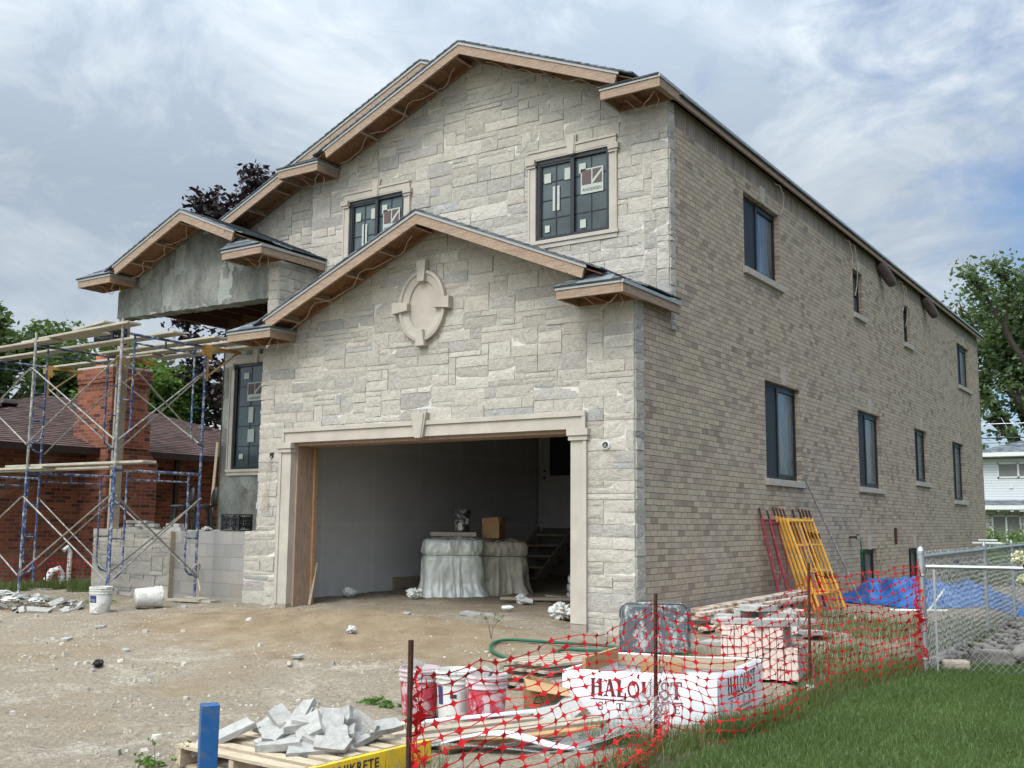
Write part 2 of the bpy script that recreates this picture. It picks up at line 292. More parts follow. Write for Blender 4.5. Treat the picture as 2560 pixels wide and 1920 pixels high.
ch = t.voro(30, feature='F1'); chm = t.math('MULTIPLY', t.mr(ch, .10, .15, 1, 0), t.mr(t.noise(1.2, 5, .7), .52, .62)); c = t.mix(chm, c, (.60, .57, .50))
c = t.mix(.5, c, t.ramp(vf, [(.3, .55), (.6, 1.15)]), 'MULTIPLY')
# soil under the lawn and in the side yard
lawn = t.math('MULTIPLY', t.mr(t.math('ADD', sp.outputs[0], t.math('MULTIPLY', mid, .5)), 2.9, 3.1), 1.0)
c = t.mix(lawn, c, t.mix(fine, (.05, .055, .02), (.10, .09, .05)))
far = t.math('MAXIMUM', t.mr(sp.outputs[1], 14, 18), t.mr(sp.outputs[0], -13.0, -12.0, 1, 0)); c = t.mix(far, c, t.mix(fine, (.03, .06, .015), (.07, .11, .03)))
t.bump(t.math('ADD', t.math('MULTIPLY', fine, 1.0), t.math('ADD', t.math('MULTIPLY', vf, .5), t.math('MULTIPLY', mid, 1.5))), 1.0, .03)
M['dirt'] = t.fin(c, .97, 0, .12)

# ---------------------------------------------------------------- mesh builder
WO = {}                                        # world origin of every parent
def tag(o, label=None, cat=None, group=None, kind=None):
    if label: o['label'] = label
    if cat: o['category'] = cat
    if group: o['group'] = group
    if kind or cat: o['kind'] = kind or 'thing'
    return o
def thing(name, label, cat, loc=(0, 0, 0), group=None, rot=None):
    o = bpy.data.objects.new(name, None); COL.objects.link(o); o.location = loc; o.empty_display_size = .2
    if rot: o.rotation_euler = rot
    WO[o.name] = Vector(loc); return tag(o, label, cat, group)
class MB:
    def __init__(s): s.v = []; s.f = []; s.c = []; s.mi = []; s.cur = (1, 1, 1); s.m = 0; s.sm = []; s.smooth = False
    def V(s, p): s.v.append((p[0], p[1], p[2])); return len(s.v)-1
    def F(s, ids): s.f.append(tuple(ids)); s.c.append(s.cur); s.mi.append(s.m); s.sm.append(s.smooth)
    def poly(s, pts): s.F([s.V(p) for p in pts])
    def box(s, c, d, R=None, taper=1.0, jit=0):
        hx, hy, hz = d[0]/2, d[1]/2, d[2]/2; ids = []
        for z in (-1, 1):
            k = taper if z > 0 else 1
            for x, y in ((-1, -1), (1, -1), (1, 1), (-1, 1)):
                p = Vector((x*hx*k, y*hy*k, z*hz))
                if jit: p += Vector((random.uniform(-jit, jit), random.uniform(-jit, jit), random.uniform(-jit, jit)))
                if R is not None: p = R @ p
                ids.append(s.V(p+Vector(c)))
        for q in ((3, 2, 1, 0), (4, 5, 6, 7), (0, 1, 5, 4), (1, 2, 6, 5), (2, 3, 7, 6), (3, 0, 4, 7)): s.F([ids[i] for i in q])
    def bb(s, x0, x1, y0, y1, z0, z1): s.box(((x0+x1)/2, (y0+y1)/2, (z0+z1)/2), (abs(x1-x0), abs(y1-y0), abs(z1-z0)))
    def beam(s, a, b, wdt, h, up=(0, 0, 1)):
        a = Vector(a); b = Vector(b); d = (b-a); L = d.length; x = d.normalized(); y = Vector(up).cross(x)
        if y.length < 1e-4: y = Vector((1, 0, 0)).cross(x)
        y.normalize(); z = x.cross(y); s.box((a+b)/2, (L, wdt, h), Matrix((x, y, z)).transposed())
    def prism(s, poly, ext):      # poly: list of 3d points, ext vector
        n = len(poly); e = Vector(ext); a = [s.V(p) for p in poly]; b = [s.V(Vector(p)+e) for p in poly]
        s.F(a[::-1]); s.F(b)
        for i in range(n): j = (i+1) % n; s.F((a[i], a[j], b[j], b[i]))
    def tube(s, pts, r, n=8, closed=False, caps=True):
        pts = [Vector(p) for p in pts]; N = len(pts); rings = []; prev = None
        for i, p in enumerate(pts):
            if closed: d = pts[(i+1) % N]-pts[i-1]
            else: d = pts[min(i+1, N-1)]-pts[max(i-1, 0)]
            d.normalize()
            if prev is None:
                u = d.cross(Vector((0, 0, 1)));
                if u.length < 1e-3: u = d.cross(Vector((1, 0, 0)))
            else: u = prev-d*prev.dot(d)
            u.normalize(); prev = u; v_ = d.cross(u); rr_ = r[i] if isinstance(r, (list, tuple)) else r
            rings.append([s.V(p+(u*cos(2*pi*k/n)+v_*sin(2*pi*k/n))*rr_) for k in range(n)])
        for i in range(N if closed else N-1):
            A = rings[i]; B = rings[(i+1) % N]
            for k in range(n): s.F((A[k], A[(k+1) % n], B[(k+1) % n], B[k]))
        if not closed and caps: s.F(rings[0][::-1]); s.F(rings[-1])
    def lathe(s, prof, n=24, c=(0, 0, 0), R=None):
        rings = []
        for r, z in prof:
            ring = []
            for k in range(n):
                p = Vector((r*cos(2*pi*k/n), r*sin(2*pi*k/n), z))
                if R is not None: p = R @ p
                ring.append(s.V(p+Vector(c)))
            rings.append(ring)
        for A, B in zip(rings, rings[1:]):
            for k in range(n): s.F((A[k], A[(k+1) % n], B[(k+1) % n], B[k]))
        if prof[0][0] > 1e-4: s.F(rings[0][::-1])
        if prof[-1][0] > 1e-4: s.F(rings[-1])
    def grid(s, nx, ny, fn):
        ids = [[s.V(fn(i/nx, j/ny)) for i in range(nx+1)] for j in range(ny+1)]
        for j in range(ny):
            for i in range(nx): s.F((ids[j][i], ids[j][i+1], ids[j+1][i+1], ids[j+1][i]))
    def build(s, name, mats, parent=None, local=False, bevel=0, solid=0, weld=False):
        me = bpy.data.meshes.new(name); off = Vector((0, 0, 0))
        if parent is not None and not local: off = WO[parent.name]
        me.from_pydata([(x-off[0], y-off[1], z-off[2]) for x, y, z in s.v], [], s.f)
        if not isinstance(mats, (list, tuple)): mats = [mats]
        for m in mats: me.materials.append(m if not isinstance(m, str) else M[m])
        if len(mats) > 1: me.polygons.foreach_set('material_index', s.mi)
        if any(s.sm): me.polygons.foreach_set('use_smooth', s.sm)
        if any(c != (1, 1, 1) for c in s.c[:50]) or any(c != (1, 1, 1) for c in s.c[::37]):
            at = me.color_attributes.new('Col', 'FLOAT_COLOR', 'CORNER'); arr = []
            for f, c in zip(s.f, s.c): arr.extend((*c, 1.0)*len(f))
            at.data.foreach_set('color', arr)
        o = bpy.data.objects.new(name, me); COL.objects.link(o)
        if parent is not None: o.parent = parent
        WO[o.name] = off.copy()
        if bevel:
            b = o.modifiers.new('bevel', 'BEVEL'); b.width = bevel; b.segments = 2; b.limit_method = 'ANGLE'
        if solid:
            b = o.modifiers.new('solid', 'SOLIDIFY'); b.thickness = solid
        return o
def build_split(mb, name, mat, parent, bevel=0):
    n = len(mb.v); p = list(range(n))
    def fd(a):
        while p[a] != a: p[a] = p[p[a]]; a = p[a]
        return a
    for f in mb.f:
        r = fd(f[0])
        for q in f[1:]: p[fd(q)] = r
    G = {}
    for f in mb.f: G.setdefault(fd(f[0]), []).append(f)
    for fs in G.values():
        m2 = MB(); mp2 = {}
        for f in fs:
            ids = []
            for q in f:
                if q not in mp2: mp2[q] = m2.V(mb.v[q])
                ids.append(mp2[q])
            m2.F(ids)
        m2.build(name, mat, parent, bevel=bevel)
def textmesh(body, size, mat, name, parent, origin, xdir, ydir, align='CENTER', depth=.0015, spacing=1.0, bold=0):
    cu = bpy.data.curves.new('lettering', 'FONT'); cu.body = body; cu.size = size; cu.align_x = align; cu.extrude = depth; cu.space_character = spacing; cu.offset = bold; cu.resolution_u = 3
    to = bpy.data.objects.new('lettering', cu); COL.objects.link(to); dg = bpy.context.evaluated_depsgraph_get()
    me = bpy.data.meshes.new_from_object(to.evaluated_get(dg)); bpy.data.objects.remove(to)
    x = Vector(xdir).normalized(); y = Vector(ydir).normalized(); z = x.cross(y)
    mt = Matrix((x, y, z)).transposed().to_4x4(); off = WO[parent.name] if parent is not None else Vector((0, 0, 0))
    mt.translation = Vector(origin)-off; me.transform(mt); me.materials.clear(); me.materials.append(M[mat])
    o = bpy.data.objects.new(name, me); COL.objects.link(o)
    if parent is not None: o.parent = parent
    WO[o.name] = off.copy(); return o
def copy_tree(o, parent=None, loc=None, rot=None, label=None):
    c = o.copy(); COL.objects.link(c); c.parent = parent
    if loc is not None: c.location = loc
    if rot is not None: c.rotation_euler = rot
    if label: c['label'] = label
    for ch in o.children: copy_tree(ch, c)
    return c
def fbm(x, y, z=0, oct=4):
    return noise.fractal(Vector((x, y, z)), 1.0, 2.0, oct, noise_basis='PERLIN_ORIGINAL')
def sst(x): x = max(0., min(1., x)); return x*x*(3-2*x)
def H(x, y):                                    # terrain height
    left = -.10+.22*sst((y+5.2)/4.6)
    right = -.10+.20*sst((y+4.5)/8.0)
    k = sst((x+1.6)/1.8); h = left*(1-k)+right*k
    k3 = sst((x-2.5)/.5); h = h*(1-k3)+(-.10)*k3
    if y > 0 and -6.4 < x < -.2: h += .028*min(y, 6)
    h += .13*math.exp(-((x+3.4)/2.1)**2-((y+1.2)/.75)**2)
    kl = sst((-11.5-x)/1.5); h = h*(1-kl)+(-.05)*kl
    return h
# ================================================================ ground
def build_ground():
    def axis(lo, hi, dlo, dhi, fine, n1):
        a = list(np.linspace(lo, dlo, n1, endpoint=False)); a = [dlo-(dlo-x)**1 for x in a]
        far = [dlo-(dlo-lo)*((k/n1)**2.6) for k in range(n1, 0, -1)]; near = list(np.arange(dlo, dhi, fine)); fr = [dhi+(hi-dhi)*((k/n1)**2.6) for k in range(0, n1+1)]
        return far+near+fr
    xs = axis(-500, 500, -12.5, 5.6, .07, 26); ys = axis(-400, 700, -9.4, 9.5, .07, 26)
    mb = MB(); nx = len(xs); ny = len(ys)
    for y in ys:
        for x in xs:
            h = H(x, y)
            if -13 < x < 6 and -10 < y < 12:
                dirt = 1-sst((x-2.4)/.5)
                h += dirt*(.022*fbm(x*1.3, y*1.3, 1, 3)+.020*fbm(x*5, y*5, 4, 3)+.010*fbm(x*16, y*16, 9, 2))
                m = math.exp(-((x+3.4)/2.3)**2-((y+1.6)/1.1)**2); h += m*.075*max(0, fbm(x*5, y*5, 2, 5)) - m*.06*max(0., fbm(x*2.7, y*3.1, 7, 3))
                # tyre ruts in the forecourt
                for off in (0, 1.45, 3.3, 4.7):
                    dd_ = (y+7.3-.55*x-off+.25*sin(x*.7+off)); h += dirt*sst((-x+1)/2)*sst((-y-2.2)/1.5)*(-.035*math.exp(-(dd_/.13)**2)+.018*math.exp(-((abs(dd_)-.24)/.07)**2)+.008*math.exp(-(dd_/.13)**2)*sin((x+y*.5)*34))
                h -= .02*dirt*math.exp(-((y+4.1-.35*x)/.16)**2)*sst((-x)/2)
            mb.v.append((x, y, h))
    mb.smooth = True
    for j in range(ny-1):
        for i in range(nx-1): mb.F((j*nx+i, j*nx+i+1, (j+1)*nx+i+1, (j+1)*nx+i))
    tag(mb.build('ground', 'dirt'), kind='structure')
build_ground()

# ================================================================ the new house
HS = thing('new_house', 'two storey unfinished house in grey ashlar stone with taupe brick side and bare wooden eaves', 'house')
PAL = [(.41, .377, .322)]*5+[(.383, .353, .305)]*4+[(.345, .323, .287)]*2+[(.388, .366, .308)]*2+[(.32, .311, .29)]*1+[(.44, .406, .350)]*3+[(.415, .378, .322)]*3
def clip_poly(P, hp):
    for a, b, c in hp:
        Q = []
        for i in range(len(P)):
            p, q = P[i], P[(i+1) % len(P)]; dp = a*p[0]+b*p[1]-c; dq = a*q[0]+b*q[1]-c
            if dp <= 0: Q.append(p)
            if (dp < 0) != (dq < 0) and dp != dq: k = dp/(dp-dq); Q.append((p[0]+(q[0]-p[0])*k, p[1]+(q[1]-p[1])*k))
        P = Q
        if len(P) < 3: return []
    return P
def ashlar(mb, u0, u1, z0, z1, holes, hp, place, seed, cu=.06, cz=.0745, hs=((2, 7), (3, 3), (1, 5)), dark=1.0):
    rnd = random.Random(seed); nu = int(round((u1-u0)/cu)); nz = int(round((z1-z0)/cz)); cu = (u1-u0)/nu
    occ = [[False]*nu for _ in range(nz)]
    for j in range(nz):
        for i in range(nu):
            uc = u0+(i+.5)*cu; zc = z0+(j+.5)*cz
            for (a, b, c, d) in holes:
                if a < uc < b and c < zc < d: occ[j][i] = True; break
    hopts = [h for h, k in hs for _ in range(k)]
    for j in range(nz):
        i = 0
        while i < nu:
            if occ[j][i]: i += 1; continue
            h = rnd.choice(hopts); h = min(h, nz-j)
            w = rnd.choice((3, 5, 6, 7, 8, 9, 10, 11, 13)) if h > 1 else rnd.choice((5, 7, 9, 11))
            if h >= 3: w = rnd.choice((4, 5, 6, 7, 8, 9, 11))
            k = 0
            while k < w and i+k < nu and not occ[j][i+k]: k += 1
            w = k
            ok = 1
            for hh in range(1, h):
                if any(occ[j+hh][i+q] for q in range(w)): break
                ok += 1
            h = ok
            # swallow slivers
            rest = 0
            while i+w+rest < nu and not occ[j][i+w+rest] and rest < 3: rest += 1
            if rest < 2 and rest > 0 and not any(occ[j+a][i+w+b] for a in range(h) for b in range(rest)): w += rest
            for a in range(h):
                for b in range(w): occ[j+a][i+b] = True
            g = .0042
            a0 = u0+i*cu+g; a1 = u0+(i+w)*cu-g; b0 = z0+j*cz+g; b1 = z0+(j+h)*cz-g
            R = [(a0, b0), (a1, b0), (a1, b1), (a0, b1)]; Cp = clip_poly(R, hp)
            if len(Cp) < 3: i += w; continue
            pc = rnd.choice(PAL); lum = rnd.uniform(.90, 1.08)*dark; mb.cur = tuple(x*lum for x in pc)
            d0 = rnd.uniform(.014, .021); clipped = len(Cp) != 4 or any(abs(p[0]-q[0])+abs(p[1]-q[1]) > 1e-6 for p, q in zip(Cp, R))
            tilt = rnd.uniform(-.008, .008); tz = rnd.uniform(-.006, .006)
            if clipped:
                f = [mb.V(place(p[0], p[1], d0)) for p in Cp]; bk = [mb.V(place(p[0], p[1], 0)) for p in Cp]; mb.F(f)
                for q in range(len(f)): mb.F((f[q], f[(q+1) % len(f)], bk[(q+1) % len(f)], bk[q]))
            else:
                nx = max(2, int((a1-a0)/.05)); ny = max(2, int((b1-b0)/.04)); ids = []
                so = rnd.uniform(0, 100)
                for y in range(ny+1):
                    row = []
                    for x in range(nx+1):
                        uu = a0+(a1-a0)*x/nx; zz = b0+(b1-b0)*y/ny; edge = x in (0, nx) or y in (0, ny)
                        d = d0+tilt*(x/nx-.5)*2+tz*(y/ny-.5)*2+((.0055*fbm(uu*8+so, zz*10, seed, 3)+.003*abs(fbm(uu*19+so, zz*19, seed, 2))) if not edge else -.0025+rnd.uniform(-.0015, .001))
                        if edge: uu += rnd.uniform(-.003, .003); zz += rnd.uniform(-.003, .003)
                        row.append(mb.V(place(uu, zz, max(.003, d))))
                    ids.append(row)
                for y in range(ny):
                    for x in range(nx): mb.F((ids[y][x], ids[y][x+1], ids[y+1][x+1], ids[y+1][x]))
                ring = [ids[0][x] for x in range(nx+1)]+[ids[y][nx] for y in range(1, ny+1)]+[ids[ny][x] for x in range(nx-1, -1, -1)]+[ids[y][0] for y in range(ny-1, 0, -1)]
                pr = [(a0+(a1-a0)*x/nx, b0) for x in range(nx+1)]+[(a1, b0+(b1-b0)*y/ny) for y in range(1, ny+1)]+[(a0+(a1-a0)*x/nx, b1) for x in range(nx-1, -1, -1)]+[(a0, b0+(b1-b0)*y/ny) for y in range(ny-1, 0, -1)]
                bk = [mb.V(place(p[0], p[1], -.002)) for p in pr]
                for q in range(len(ring)): mb.F((ring[q], bk[q], bk[(q+1) % len(ring)], ring[(q+1) % len(ring)]))
            i += w
    mb.cur = (1, 1, 1)
def panel(mb, u0, u1, z0, z1, holes, hp, place, dep=0):
    us = sorted({u0, u1, *[h[0] for h in holes if u0 < h[0] < u1], *[h[1] for h in holes if u0 < h[1] < u1]}); zs = sorted({z0, z1, *[h[2] for h in holes if z0 < h[2] < z1], *[h[3] for h in holes if z0 < h[3] < z1]})
    for a, b in zip(us, us[1:]):
        for c, d in zip(zs, zs[1:]):
            uc, zc = (a+b)/2, (c+d)/2
            if any(h[0] < uc < h[1] and h[2] < zc < h[3] for h in holes): continue
            P = clip_poly([(a, c), (b, c), (b, d), (a, d)], hp)
            if len(P) >= 3: mb.poly([place(p[0], p[1], dep) for p in P])
S = 5/12
YM, YR, YP, YE = 1.026, 1.20, .17, 2.65
def gable_hp(xa, za): return [(-S, 1, za-S*xa), (S, 1, za+S*xa)]
# --- garage front
def stone_part(u0, u1, z0, z1, holes, hp, place, seed, name='stone_wall', **k):
    m = MB(); m.m = 0; ashlar(m, u0, u1, z0, z1, holes, hp, place, seed, **k); m.m = 1
    panel(m, u0, u1, z0, z1, holes, hp, place, .006)
    return m.build(name, ['stone', 'mortar'], HS)
garage_holes = [(-5.93, -.70, -1, 2.70), (-9, -6.45, 1.2, 9)]
oval = []
hpG = gable_hp(-3.01, 5.47)
m = MB(); fr = lambda u, z, d: (u, -d, z)
hl = garage_holes+[(-3.60, -2.95, 4.02, 4.74), (-3.50, -3.05, 3.92, 4.82)]
ashlar(m, -6.72, 0, -.12, 5.47, hl, hpG+[(-1, 0, 6.46)] if False else hpG, fr, 11); m.m = 1
panel(m, -6.72, 0, -.3, 5.47, garage_holes, hpG, fr, .006)
m.build('garage_stone_wall', ['stone', 'mortar'], HS)
# corner return of the garage front on the side elevation
sd = lambda u, z, d: (d, u, z)
stone_part(0, .23, -.12, 4.2, [], [], sd, 12, 'stone_corner', hs=((2, 5), (3, 4), (1, 1)))
# --- upper main front
mainholes = [(-2.19, -.76, 5.28, 6.66), (-5.80, -4.42, 5.28, 6.66)]
mp_ = lambda u, z, d: (u, YM-d, z)
stone_part(-6.54, 0, 3.6, 8.42, mainholes, gable_hp(-3.12, 8.42), mp_, 21, 'upper_stone_wall', hs=((2, 8), (3, 5), (1, 2)))
stone_part(YM, 1.19, 3.9, 7.02, [], [], sd, 22, 'stone_corner', cu=.054)
# set back wall on the left with its higher gable
rr_ = lambda u, z, d: (u, YR-d, z)
stone_part(-10.5, -6.3, 5.46, 8.4, [], gable_hp(-3.98, 8.40), rr_, 23, 'setback_stone_wall')
# porch right pier, standing above the garage side wall
m = MB(); pf = lambda u, z, d: (u, YP-d, z); ps = lambda u, z, d: (-6.377+d, u, z)
ashlar(m, -6.60, -6.377, 3.9, 5.45, [], [], pf, 31, cu=.055, hs=((2, 5), (3, 3), (1, 1))); ashlar(m, YP, YM, 3.9, 5.45, [], [], ps, 32)
m.m = 1; m.bb(-6.60, -6.379, YP+.002, YM, 3.4, 5.5); m.build('porch_pier', ['stone', 'mortar'], HS)
# --- brick side wall
wins = [('big', 3.69, 5.27, 5.30, 6.50), ('small', 9.53, 10.23, 5.60, 6.50), ('small', 13.59, 14.24, 5.60, 6.50), ('big', 19.60, 21.25, 5.30, 6.50),
        ('big', 4.44, 6.09, 2.10, 3.65), ('big', 9.55, 11.22, 2.14, 3.66), ('big', 14.19, 15.49, 2.42, 3.66), ('big', 18.38, 19.88, 2.08, 3.64),
        ('cellar', 9.40, 10.62, .22, .93), ('cellar', 13.2, 14.27, .2, .90), ('cellar', 17.77, 18.99, .12, .55)]
m = MB(); hs_ = [(a, b, c, d) for _, a, b, c, d in wins]
sw = lambda u, z, d: (d, u, z)
m.m = 0
panel(m, .23, 22.7, -.4, 4.2, hs_, [], sw); panel(m, 1.19, 22.7, 4.2, 6.73, hs_, [], sw)
m.m = 1; panel(m, 1.19, 22.7, 6.73, 7.06, [], [], sw); m.m = 0
m.bb(-.002, -.1, .23, YM, 4.15, 4.25)
for a, b, c, d in hs_:
    for y in (a, b): m.poly([(0, y, c), (-.11, y, c), (-.11, y, d), (0, y, d)])
    for z in (c, d): m.poly([(0, a, z), (-.11, a, z), (-.11, b, z), (0, b, z)])
m.build('brick_wall', ['brick', 'soldier'], HS)
# plain rear and left walls
m = MB(); m.poly([(0, 22.7, -.4), (-10.5, 22.7, -.4), (-10.5, 22.7, 5.6), (-3.98, 22.7, 8.3), (0, 22.7, 7.0)]); m.poly([(-10.5, YE, -.4), (-10.5, 22.7, -.4), (-10.5, 22.7, 5.7), (-10.5, YE, 5.7)])
m.poly([(-6.46, 0.01, -.3), (-6.46, YE, -.3), (-6.46, YE, 5.2), (-6.46, YM, 5.2), (-6.46, YM, 4.1), (-6.46, .01, 4.05)]); m.build('rear_brick_wall', 'brick', HS)
# --- side windows
def side_window(kind, y0, y1, z0, z1):
    f = MB(); X = -.085; t = .05; ym = y0+(y1-y0)*.46
    f.bb(X-.05, X, y0, y1, z0, z0+t); f.bb(X-.05, X, y0, y1, z1-t, z1); f.bb(X-.05, X, y0, y0+t, z0+t, z1-t); f.bb(X-.05, X, y1-t, y1, z0+t, z1-t)
    if kind == 'small': f.bb(X-.05, X-.004, y0+t, y1-t, (z0+z1)/2-.025, (z0+z1)/2+.025)
    else: f.bb(X-.05, X+.012, ym-.03, ym+.03, z0+t, z1-t); f.bb(X-.04, X+.004, ym+.03, y1-t, z0+t, z0+t+.05); f.bb(X-.04, X+.004, ym+.03, y1-t, z1-t-.05, z1-t)
    w_ = f.build('window', 'frame', HS)
    g = MB(); g.bb(X-.045, X-.03, (y0 if kind == 'small' else ym)+.02, y1-.02, z0+.02, z1-.02); g.build('pane', 'glass' if kind == 'small' else 'glass2', w_)
    if kind != 'small':
        g = MB(); g.bb(X-.02, X-.01, y0+.02, ym, z0+.02, z1-.02); g.build('insect_screen', 'screen', w_)
        if kind == 'big' and z0 < 3 and y0 < 12:
            g = MB(); g.bb(X-.0295, X-.028, ym+.12, ym+.3, z0+.75, z0+.95); g.bb(X-.0295, X-.028, ym+.2, ym+.32, z0+.2, z0+.7); build_split(g, 'sticker', 'curtain', w_)
    if kind != 'cellar':
        s_ = MB(); s_.bb(-.1, .055, y0-.06, y1+.10, z0-.105, z0-.002); s_.build('sill', 'sill', w_, bevel=.006)
    k = MB(); yc = (y0+y1)/2; wd = .075; ht = .27 if kind != 'small' else .22
    k.prism([(-.01, yc-wd, z1), (-.01, yc+wd, z1), (-.01, yc+wd*1.45, z1+ht), (-.01, yc-wd*1.45, z1+ht)], (.035, 0, 0)); k.prism([(-.01, yc-wd*.55, z1-.01), (-.01, yc+wd*.55, z1-.01), (-.01, yc+wd*.9, z1+ht-.02), (-.01, yc-wd*.9, z1+ht-.02)], (.05, 0, 0)); k.build('keystone', 'sill', w_)
for wv in wins: side_window(*wv)
# --- front windows with cast stone surrounds
def key(m, xc, w0, w1, z0, z1, Y, d):
    m.prism([(xc-w0, Y, z0), (xc+w0, Y, z0), (xc+w1, Y, z1), (xc-w1, Y, z1)], (0, -d, 0)); m.prism([(xc-w0*.72, Y, z0-.008), (xc+w0*.72, Y, z0-.008), (xc+w1*.76, Y, z1-.01), (xc-w1*.76, Y, z1-.01)], (0, -d-.014, 0))
def front_window(x0, x1, z0, z1, Y, split=True, cols=2, rows=4, label=True, rtrim=True, head=True):
    f = MB(); y = Y+.0; t = .055
    f.bb(x0, x1, y-.012, y+.05, z0, z0+t); f.bb(x0, x1, y-.012, y+.05, z1-t, z1); f.bb(x0, x0+t, y-.012, y+.05, z0+t, z1-t); f.bb(x1-t, x1, y-.012, y+.05, z0+t, z1-t)
    xm = (x0+x1)/2
    bays = [(x0+t, xm-.03), (xm+.03, x1-t)] if split else [(x0+t, x1-t)]
    if split: f.bb(xm-.03, xm+.03, y-.02, y+.05, z0+t, z1-t); f.bb(x0+t, x0+t+.02, y, y+.04, z0+t, z1-t); f.bb(x0+t, xm-.03, y-.002, y+.04, z1-t-.03, z1-t)
    w_ = f.build('window', 'frame', HS)
    g = MB(); g.bb(x0+.03, x1-.03, y+.03, y+.036, z0+.03, z1-.03); g.build('pane', 'glass', w_)
    mu = MB()
    for a, b in bays:
        for k in range(1, cols): xx = a+(b-a)*k/cols; mu.bb(xx-.007, xx+.007, y+.02, y+.0295, z0+t, z1-t)
        for k in range(1, rows): zz = z0+t+(z1-z0-2*t)*k/rows; mu.bb(a, b, y+.021, y+.029, zz-.007, zz+.007)
    mu.build('muntins', 'frame', w_)
    st = MB()
    def stick(xa, xb, za, zb): st.bb(xa, xb, y+.012, y+.014, za, zb)
    a, b = bays[-1]; W = b-a; hgt = z1-z0
    if label:
        if split:
            a0, b0 = bays[0]; W0 = b0-a0
            stick(a0+W0*.12, a0+W0*.34, z1-.34, z1-.20); stick(b0-W0*.22, b0-W0*.04, z1-.34, z1-.17); stick(a0+W0*.40, a0+W0*.48, z0+.42, z0+.78); stick(a0+W0*.54, a0+W0*.62, z0+.42, z0+.78); stick(a0+W0*.15, a0+W0*.3, z0+.12, z0+.22)
            stick(a+W*.12, a+W*.34, z1-.29, z1-.15); stick(a+W*.16, a+W*.34, z0+.1, z0+.22)
        lx0, lx1 = (a+W*.18, a+W*.88) if split else (a+W*.25, a+W*.62); lz1 = z1-.24 if split else z1-.38; lz0 = lz1-.36
        stick(lx0, lx1, lz0, lz1)
        if not split: stick(a+W*.30, a+W*.42, lz0-.42, lz0-.12); stick(a+W*.30, a+W*.46, lz0-.80, lz0-.55); stick(a+W*.1, a+W*.2, z0+.2, z0+.3); stick(a+W*.15, a+W*.28, z1-.3, z1-.18)
        build_split(st, 'sticker', 'sticker', w_)
        lg = MB(); q = .02; zt = lz0+.13
        lg.bb(lx0+q, (lx0+lx1)/2-.01, y+.009, y+.0115, zt, lz1-q); lg.prism([((lx0+lx1)/2+.01, y+.0115, zt), (lx1-q, y+.0115, zt), (lx1-q, y+.0115, lz1-q-.05)], (0, -.002, 0)); lg.prism([((lx0+lx1)/2+.01, y+.0115, lz1-q), (lx1-q, y+.0115, lz1-q), ((lx0+lx1)/2+.01, y+.0115, zt+.06)], (0, -.002, 0))
        lg.build('sticker_print', 'sticker_red', w_)
        textmesh('ANDERSEN', .062 if split else .058, 'ink', 'sticker_lettering', w_, ((lx0+lx1)/2, y+.0105, lz0+.035), (1, 0, 0), (0, 0, 1), depth=.0008)
    s_ = MB(); s_.bb(x0-.14, (x1+.14 if rtrim else x1), Y-.055, Y+.03, z0-.055, z0-.001); s_.bb(x0-.12, (x1+.12 if rtrim else x1), Y-.035, Y+.03, z0-.12, z0-.055); s_.build('sill', 'lime', w_, bevel=.004)
    tr = MB(); wj = .125
    for sgn, xe in ((-1, x0), (1, x1)):
        if sgn > 0 and not rtrim: continue
        a_, b_ = sorted((xe, xe+sgn*wj)); tr.bb(a_, b_, Y-.04, Y+.03, z0, z1-.06); tr.bb(*sorted((xe+sgn*wj, xe+sgn*(wj-.03))), Y-.052, Y-.04, z0, z1-.06)
        a_, b_ = sorted((xe-sgn*.0, xe+sgn*(wj+.035))); tr.bb(a_, b_, Y-.08, Y+.03, z1-.06, z1+.02)
        a_, b_ = sorted((xe-sgn*.0, xe+sgn*(wj+.015))); tr.bb(a_, b_, Y-.062, Y+.03, z1-.10, z1-.06)
    tr.bb(x0-wj+.01, (x1+wj-.01 if rtrim else x1), Y-.045, Y+.03, z1+.02, z1+.12); tr.bb(x0-wj, (x1+wj if rtrim else x1), Y-.06, Y+.03, z1+.12, z1+.155)
    tr.bb(x0, x1, Y-.04, Y+.03, z1, z1+.02)
    xc = xm if rtrim else x0+.61
    key(tr, xc, .06, .088, z1-.002, z1+.27, Y, .058); tr.build('stone_surround', 'lime', w_, bevel=.003)
    return w_
front_window(-2.075, -.878, 5.365, 6.55, YM)
front_window(-5.69, -4.534, 5.365, 6.55, YM)
front_window(-10.12, -8.90, 2.36, 4.42, YE, split=False, cols=3, rows=5)
# --- garage door surround
m = MB()
for a, b in ((-5.99, -5.7526), (-.8726, -.64)):
    m.bb(a, b, -.045, .09, .16, 2.40); m.bb(a, a+.05, -.062, -.045, .16, 2.40) if a < -3 else m.bb(b-.05, b, -.062, -.045, .16, 2.40)
    m.bb(a-.02, b+.02, -.075, .09, 2.40, 2.46); m.bb(a-.035, b+.035, -.095, .09, 2.46, 2.545)
m.bb(-5.91, -.66, -.05, .09, 2.545, 2.70); m.bb(-5.92, -.65, -.075, .09, 2.70, 2.76)
for a in (-5.94, -.70): m.bb(a, a+.05, -.07, -.05, 2.545, 2.70)
key(m, -3.27, .07, .135, 2.53, 2.87, .05, .15); ds = m.build('garage_door_surround', 'lime', HS, bevel=.004)
m = MB(); m.bb(-5.99, -5.7526, -.045, .09, -.15, .16); m.build('damp_base', 'lime_wet', ds); m = MB(); m.bb(-.8726, -.64, -.045, .09, -.3, .17); m.bb(-.69, -.64, -.062, -.045, -.3, .17); m.build('damp_base', 'lime_wet', ds)
